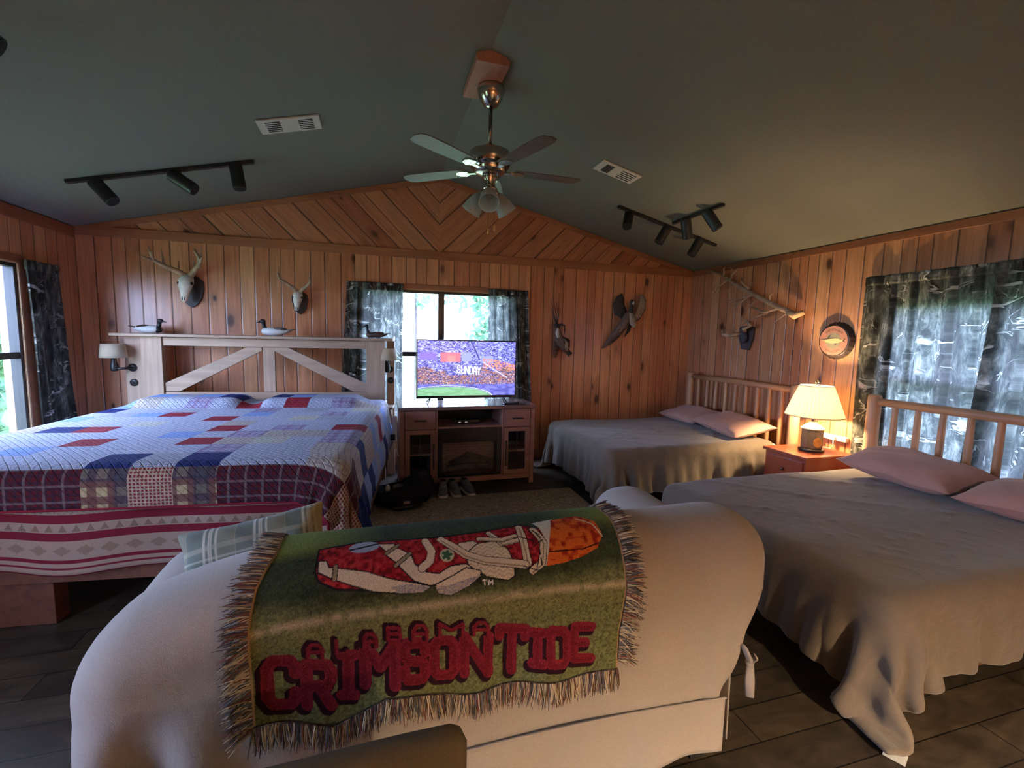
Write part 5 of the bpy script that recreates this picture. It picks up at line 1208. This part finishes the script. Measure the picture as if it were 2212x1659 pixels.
# ------------------------------------------------------------------ mounts on the walls
def skull_mount(x, z, s, pts_l, pts_r, tines, label, rz=0):
    r = empty('skull_mount', (x, YB, z), label=label, cat='mounted skull', group='deer skulls above the headboard')
    sh = [(-.095,.10), (-.06,.135), (0,.15), (.06,.135), (.095,.10), (.10,.03), (.075,-.07), (.035,-.125), (0,-.145), (-.035,-.125), (-.075,-.07), (-.10,.03)]
    MB().prism([(a_*s, b2*s) for a_, b2 in sh], lambda a_,b2,t: (a_,t,b2), -.024, -.001).build('plaque', M['plaque'], r, bevel=.004)
    # skull hangs proud of the plaque, snout down and forward
    ax = [(-.01,-.030,.125), (-.012,-.075,.115), (-.014,-.105,.080), (-.018,-.115,.03), (-.022,-.120,-.03), (-.026,-.124,-.075), (-.028,-.126,-.098)]
    rr_ = [(.026,.02), (.054,.040), (.062,.048), (.052,.040), (.034,.030), (.027,.020), (.016,.012)]
    sk_ = MB().tube([(a_*s, b2*s, c*s) for a_, b2, c in ax], [(p*s, q*s) for p, q in rr_], 18, ref=(0,1,0)); so = sk_.build('skull', M['bone'], r, smooth=True)
    for sg in (-1, 1):
        MB().ell(((-.016+sg*.050)*s, -.118*s, .068*s), (.013*s,.018*s,.016*s)).build('eye_socket', M['dark'], so, smooth=True)
        MB().ell(((-.027+sg*.009)*s, -.139*s, -.066*s), (.0045*s,.007*s,.024*s)).build('nostril', M['dark'], so, smooth=True)
    for pl in (pts_l, pts_r):
        n = len(pl); a_ = MB().tube([(p[0]*s, -(.07+p[2])*s, p[1]*s) for p in pl], [(.028*(1-.66*i/(n-1)))*s for i in range(n)], 10)
        for (k_, ex, ez, ey) in tines:
            p = pl[k_]; sg = -1 if pl is pts_l else 1
            a_.tube([(p[0]*s, -(.07+p[2])*s, p[1]*s), ((p[0]+sg*ex*.5)*s, -(.07+p[2]+ey*.6)*s, (p[1]+ez*.45)*s), ((p[0]+sg*ex)*s, -(.07+p[2]+ey)*s, (p[1]+ez)*s)], [.013*s,.009*s,.002*s], 8)
        a_.build('antler', M['antler'], r, smooth=True)
skull_mount(-1.735, 1.855, 1.05, [(-.02,.135,0), (-.07,.17,.03), (-.15,.205,.10), (-.20,.24,.19), (-.19,.30,.26)], [(.01,.135,0), (.05,.18,.03), (.11,.22,.10), (.155,.26,.18), (.13,.34,.24)],
    [(1,.0,.10,-.02), (2,.01,.14,.02), (3,.02,.12,.03), (3,.05,.02,.10)], 'larger deer skull with wide antlers on a dark shield, nearer the left wall')
skull_mount(-.765, 1.785, .80, [(-.02,.135,0), (-.07,.19,.03), (-.14,.24,.09), (-.20,.28,.16), (-.21,.34,.20)], [(.01,.135,0), (.05,.18,.03), (.11,.21,.10), (.155,.26,.18), (.15,.30,.22)],
    [(3,.0,.14,.02), (2,.01,.05,.04)], 'smaller deer skull on a dark shield, nearer the window')
# feathered mounts on the back wall
fe_d = plain('feathers_dark', (.045,.038,.032), .8, noise=.5, nscale=40); fe_p = plain('feathers_pale', (.30,.27,.21), .8, noise=.3, nscale=50); fe_b = plain('feathers_brown', (.13,.085,.062), .8, noise=.4, nscale=45)
fe_w = plain('feathers_white', (.55,.52,.46), .8)
def wing_mb(pts, widths, thick=.014):
    mb = MB(); mb.tube(pts, [(w, thick) for w in widths], 14, ref=(0,1,0)); return mb
gz = empty('flying_waterfowl_mount', (2.93, YB, 1.72), label='flying waterfowl mount with raised pale and dark wings on the back wall', cat='taxidermy bird')
MB().tube([(.10,-.16,.12), (.06,-.15,.05), (.02,-.13,-.05), (-.04,-.10,-.14), (-.11,-.05,-.24), (-.20,-.02,-.345)], [(.03,.03), (.055,.05), (.062,.055), (.055,.045), (.035,.022), (.006,.006)], 16, ref=(0,1,0)).build('body', fe_b, gz, smooth=True)
MB().ell((.105,-.18,.01), (.045,.035,.10), M=Matrix.Rotation(math.radians(-22), 3, 'Y')).build('breast', fe_p, gz, smooth=True)
hd = MB().tube([(.09,-.17,.10), (.085,-.19,.17), (.08,-.195,.215)], [.032,.026,.024], 12).ell((.078,-.20,.225), (.028,.030,.032)).build('head', fe_d, gz, smooth=True)
MB().ell((.085,-.226,.215), (.014,.010,.022)).build('cheek_patch', fe_w, hd, smooth=True)
MB().tube([(.07,-.22,.235), (.055,-.255,.238)], [(.009,.006), (.004,.002)], 8).build('bill', fe_d, hd, smooth=True)
wing_mb([(.04,-.12,.05), (-.02,-.09,.12), (-.03,-.07,.20), (.0,-.06,.29), (.02,-.05,.335)], [.05,.085,.075,.045,.008]).build('wing', fe_d, gz, smooth=True)
wing_mb([(.12,-.14,.0), (.20,-.15,.07), (.26,-.14,.17), (.28,-.12,.27), (.265,-.10,.335)], [.025,.045,.052,.042,.010]).build('wing', fe_p, gz, smooth=True)
wing_mb([(.12,-.12,-.03), (.215,-.13,.05), (.285,-.12,.16), (.305,-.10,.27), (.285,-.09,.33)], [.022,.038,.040,.034,.008], .01).build('wing_edge', fe_d, gz, smooth=True)
MB().tube([(.13,-.10,-.04), (.12,-.08,-.12), (.085,-.05,-.20)], [(.02,.02), (.026,.012), (.004,.004)], 10, ref=(0,1,0)).build('flank_feathers', fe_d, gz, smooth=True)
wing_mb([(-.04,-.09,-.16), (-.11,-.06,-.24), (-.205,-.015,-.35)], [.055,.050,.010], .010).build('tail', fe_b, gz, smooth=True)
hb = empty('hanging_game_bird_mount', (2.11, YB, 1.50), label='small game bird mount hanging among dark twigs beside the right curtain', cat='taxidermy bird')
MB().tube([(-.02,-.08,.13), (-.03,-.10,.06), (-.01,-.11,-.02), (.05,-.11,-.10), (.11,-.10,-.18)], [(.022,.022), (.042,.04), (.060,.05), (.058,.05), (.030,.028)], 16, ref=(0,1,0)).build('body', fe_b, hb, smooth=True)
MB().tube([(-.03,-.12,.10), (-.045,-.135,.04), (-.03,-.145,-.01)], [(.016,.014), (.026,.018), (.020,.012)], 12, ref=(0,1,0)).build('breast', fe_w, hb, smooth=True)
MB().tube([(.11,-.10,-.17), (.135,-.10,-.205), (.17,-.10,-.19)], [(.030,.026), (.034,.03), (.008,.008)], 12, ref=(0,1,0)).build('head', fe_d, hb, smooth=True)
wing_mb([(.02,-.13,-.02), (.065,-.15,-.09), (.09,-.14,-.16)], [.03,.038,.010], .012).build('wing', fe_p, hb, smooth=True)
wing_mb([(.05,-.08,-.03), (.115,-.08,-.06), (.14,-.07,-.12)], [.035,.045,.010], .012).build('wing', fe_d, hb, smooth=True)
wing_mb([(-.03,-.06,-.05), (-.01,-.03,-.15), (-.02,-.02,-.25)], [.03,.042,.018], .006).build('tail', fe_b, hb, smooth=True)
twg = MB()
for k, (dx, dz, l) in enumerate(((-.55,1,.33), (-.38,1,.36), (-.15,1,.30), (.02,1,.40), (-.72,.8,.27), (.9,.35,.14), (-.9,.15,.10), (-.85,-.3,.08))):
    e = Vector((dx*l*.5, 0, dz*l)); twg.tube([(-.02,-.05,.12), (-.02+e.x*.45+.01*math.sin(k), -.06-.01*k, .12+e.z*.4), (-.02+e.x, -.05-.008*k, .12+e.z)], [.010,.005,.0015], 7)
twg.tube([(-.02,-.05,.13), (.03,-.05,.15), (.08,-.04,.145), (.095,-.03,.08), (.09,-.02,.02)], [.012,.012,.009,.006,.003], 8)
twg.ell((-.02,-.055,.13), (.045,.03,.03)); twg.build('twigs', plain('dark_twig', (.055,.035,.035), .8), hb, smooth=True)

# right wall: driftwood branch, horn mount, round marlin sign
bra = empty('driftwood_branch', (XR, 4.15, 2.05), label='long bare branch with twigs mounted slanting on the right wall', cat='branch')
bm = plain('dry_branch', (.36,.24,.16), .7, noise=.3, nscale=14)
def bpt(y, z, d=.10): return (-d, y-4.15, z-2.05)
mainp = [bpt(4.88,2.36,.05), bpt(4.62,2.28,.08), bpt(4.40,2.15,.10), bpt(4.15,2.04,.12), bpt(3.92,1.93,.12), bpt(3.72,1.84,.12), bpt(3.56,1.775,.10)]
MB().tube(mainp, [.012,.017,.019,.021,.024,.027,.026], 12).build('main_stem', bm, bra, smooth=True)
MB().tube([bpt(3.62,1.79,.13), bpt(3.55,1.755,.12), bpt(3.49,1.79,.07)], [(.020,.02), (.045,.034), (.030,.024)], 12).build('cut_end', plain('branch_cut_end', (.62,.42,.24), .7), bra, smooth=True)
tw = [((3.70,1.85),(3.88,1.80),(4.08,1.865),.011), ((3.88,1.80),(4.02,1.755),(4.22,1.66),.007), ((3.98,1.80),(4.0,1.72),(4.0,1.66),.006), ((3.62,1.80),(3.72,1.72),(3.77,1.69),.006), ((4.08,2.00),(4.25,1.97),(4.45,1.96),.009),
      ((4.12,2.0),(4.24,1.92),(4.36,1.90),.008), ((4.02,1.96),(4.08,1.88),(4.16,1.84),.005), ((4.45,2.17),(4.38,2.25),(4.30,2.31),.009), ((4.38,2.25),(4.40,2.32),(4.42,2.34),.006), ((4.50,2.20),(4.60,2.12),(4.68,2.06),.008),
      ((4.60,2.27),(4.62,2.15),(4.72,2.10),.006), ((4.15,2.06),(4.22,2.14),(4.28,2.20),.010), ((4.55,2.24),(4.52,2.33),(4.52,2.36),.008), ((4.40,2.15),(4.42,2.07),(4.40,2.0),.006), ((3.86,1.91),(3.83,1.97),(3.80,1.99),.007)]
t_ = MB()
for k, (a_, b2, c, r_) in enumerate(tw): t_.tube([bpt(*a_, .11), bpt(*b2, .15), bpt(*c, .13+.02*math.sin(k))], [r_*1.4, r_*1.1, r_*.5], 8)
t_.build('twigs', bm, bra, smooth=True)
hm = empty('horn_mount', (XR, 4.24, 1.56), label='pair of short horns on a dark plaque below the slanting branch', cat='horn mount')
MB().prism([(-.105,.09), (-.06,.11), (.06,.11), (.105,.09), (.10,-.02), (.055,-.15), (-.05,-.16), (-.10,-.02)], lambda a_,b2,t: (t,a_,b2), -.03, -.001).build('plaque', plain('slate_plaque', (.055,.045,.05), .5, noise=.3, nscale=10), hm, bevel=.004)
MB().ell((-.06,.0,-.01), (.035,.055,.07)).build('boss', plain('grey_hide', (.05,.05,.065), .7, noise=.5, nscale=20), hm, smooth=True)
MB().tube([(-.05,.02,.03), (-.16,.10,.0), (-.20,.16,.01), (-.14,.24,.06), (-.10,.24,.10)], [.022,.022,.018,.012,.003], 12).build('horn', M['antler'], hm, smooth=True)
MB().tube([(-.05,-.01,.05), (-.14,-.08,.075), (-.12,-.16,.10), (-.05,-.02,.16), (-.03,.06,.20)], [.020,.020,.015,.010,.003], 12).build('horn', plain('pale_horn', (.50,.36,.22), .5), hm, smooth=True)
sg_ = empty('bottle_cap_sign', (XR, 3.185, 1.525), label='round bottle-cap wall sign with a marlin, above the lamp', cat='wall sign')
n = 84; MB().lathe([(0,-.045), (.130,-.045), (.142,-.042), (.150,-.034), (.166,-.004), (.168,0)], n, axis='x', flute=None).build('cap', plain('sign_rim', (.045,.03,.025), .4), sg_, bevel=0)
rim = MB(); vs = []
for j, (r_, h_, fl) in enumerate(((.148,-.038,0), (.157,-.022,.012), (.168,-.004,.03))):
    for k in range(n*2): a_ = 2*PI*k/(n*2); rr_ = r_*(1+fl*math.sin(a_*24)); vs.append((h_, rr_*math.cos(a_), rr_*math.sin(a_)))
w = n*2; rim.add(vs, [(j*w+k, j*w+(k+1)%w, (j+1)*w+(k+1)%w, (j+1)*w+k) for j in range(2) for k in range(w)]); rim.build('crimped_rim', plain('sign_rim_dark', (.03,.022,.02), .4), sg_, smooth=True)
face = MB().lathe([(0,-.0475), (.133,-.0475), (.133,-.0455), (0,-.0455)], 64, axis='x').build('face', plain('sign_coral', (.42,.20,.14), .5, noise=.12, nscale=14), sg_)
MB().lathe([(0,-.0485), (.072,-.0485), (.072,-.0477), (0,-.0477)], 48, axis='x').build('sea_disc', plain('sign_sage', (.26,.24,.16), .5, noise=.15, nscale=20), face)
# marlin: local y is world +Y which is to the left in view
f = MB(); P2 = lambda a_, b2, t: (t, a_, b2)
f.prism([(.125,.005), (.06,.014), (.02,.022), (-.05,.018), (-.082,.006), (-.095,.018), (-.105,.0), (-.082,-.008), (-.04,-.022), (.02,-.026), (.07,-.016), (.075,-.004)], P2, -.0500, -.0487); f.build('marlin', plain('marlin_cream', (.66,.52,.26), .5), face)
f = MB(); f.prism([(.125,.006), (.06,.016), (.02,.024), (-.04,.020), (.02,.016), (.07,.008)], P2, -.0508, -.0501); f.prism([(.06,.018), (.035,.050), (.030,.048), (.040,.020)], P2, -.0508, -.0495); f.prism([(-.01,-.024), (-.025,-.038), (-.045,-.026)], P2, -.0508, -.0495); f.prism([(-.095,.012), (-.115,.024), (-.10,.0), (-.118,-.014), (-.09,-.004)], P2, -.0508, -.0495)
f.build('marlin_back', plain('marlin_dark', (.08,.05,.035), .5), face)
lt_ = MB(); 
for base_, n_, rot in ((PI/2, 9, 1), (-PI/2, 7, -1)):
    for k in range(n_):
        a_ = base_ + rot*(k-(n_-1)/2)*.20; cy, cz = .100*math.cos(a_), .100*math.sin(a_); t1 = Vector((0, -math.sin(a_), math.cos(a_)))*(.0065); t2 = Vector((0, math.cos(a_), math.sin(a_)))*.009; c = Vector((-.0482, cy, cz))
        pat = [((-1,-1),(-1,1)), ((1,-1),(1,1)), ((-1,1),(1,1)), ((-1,0),(1,0)), ((-1,-1),(1,-1))]; rr_ = random.Random(k*7+n_)
        for (p, q) in rr_.sample(pat, 3): lt_.bar(c+t1*p[0]+t2*p[1], c+t1*q[0]+t2*q[1], .003, .0012, (1,0,0))
lt_.build('worn_lettering', plain('sign_letter', (.24,.10,.06), .6), face)

# lamp behind the viewer whose glow lights the ceiling
fl = empty('floor_lamp', (1.5, -1.6, 0), label='floor lamp standing behind the viewer, outside the photo', cat='floor lamp')
MB().lathe([(0,0), (.14,0), (.14,.02), (.02,.035), (.012,.05), (.012,1.42), (0,1.42)], 24).build('pole', M['black_metal'], fl, smooth=True)
M['rear_shade'] = transl('linen_shade', (.80,.70,.52), .24)
MB().tube([(0,0,1.40), (0,0,1.52), (0,0,1.66)], [.20,.17,.14], 32, cap=False).build('lamp_shade', M['rear_shade'], fl, smooth=True)
MB().ell((0,0,1.50), (.05,.05,.06)).build('bulb', plain('rear_bulb', (1,.9,.7), .4, emit=(1.0,.80,.57), es=REAR), fl, smooth=True)
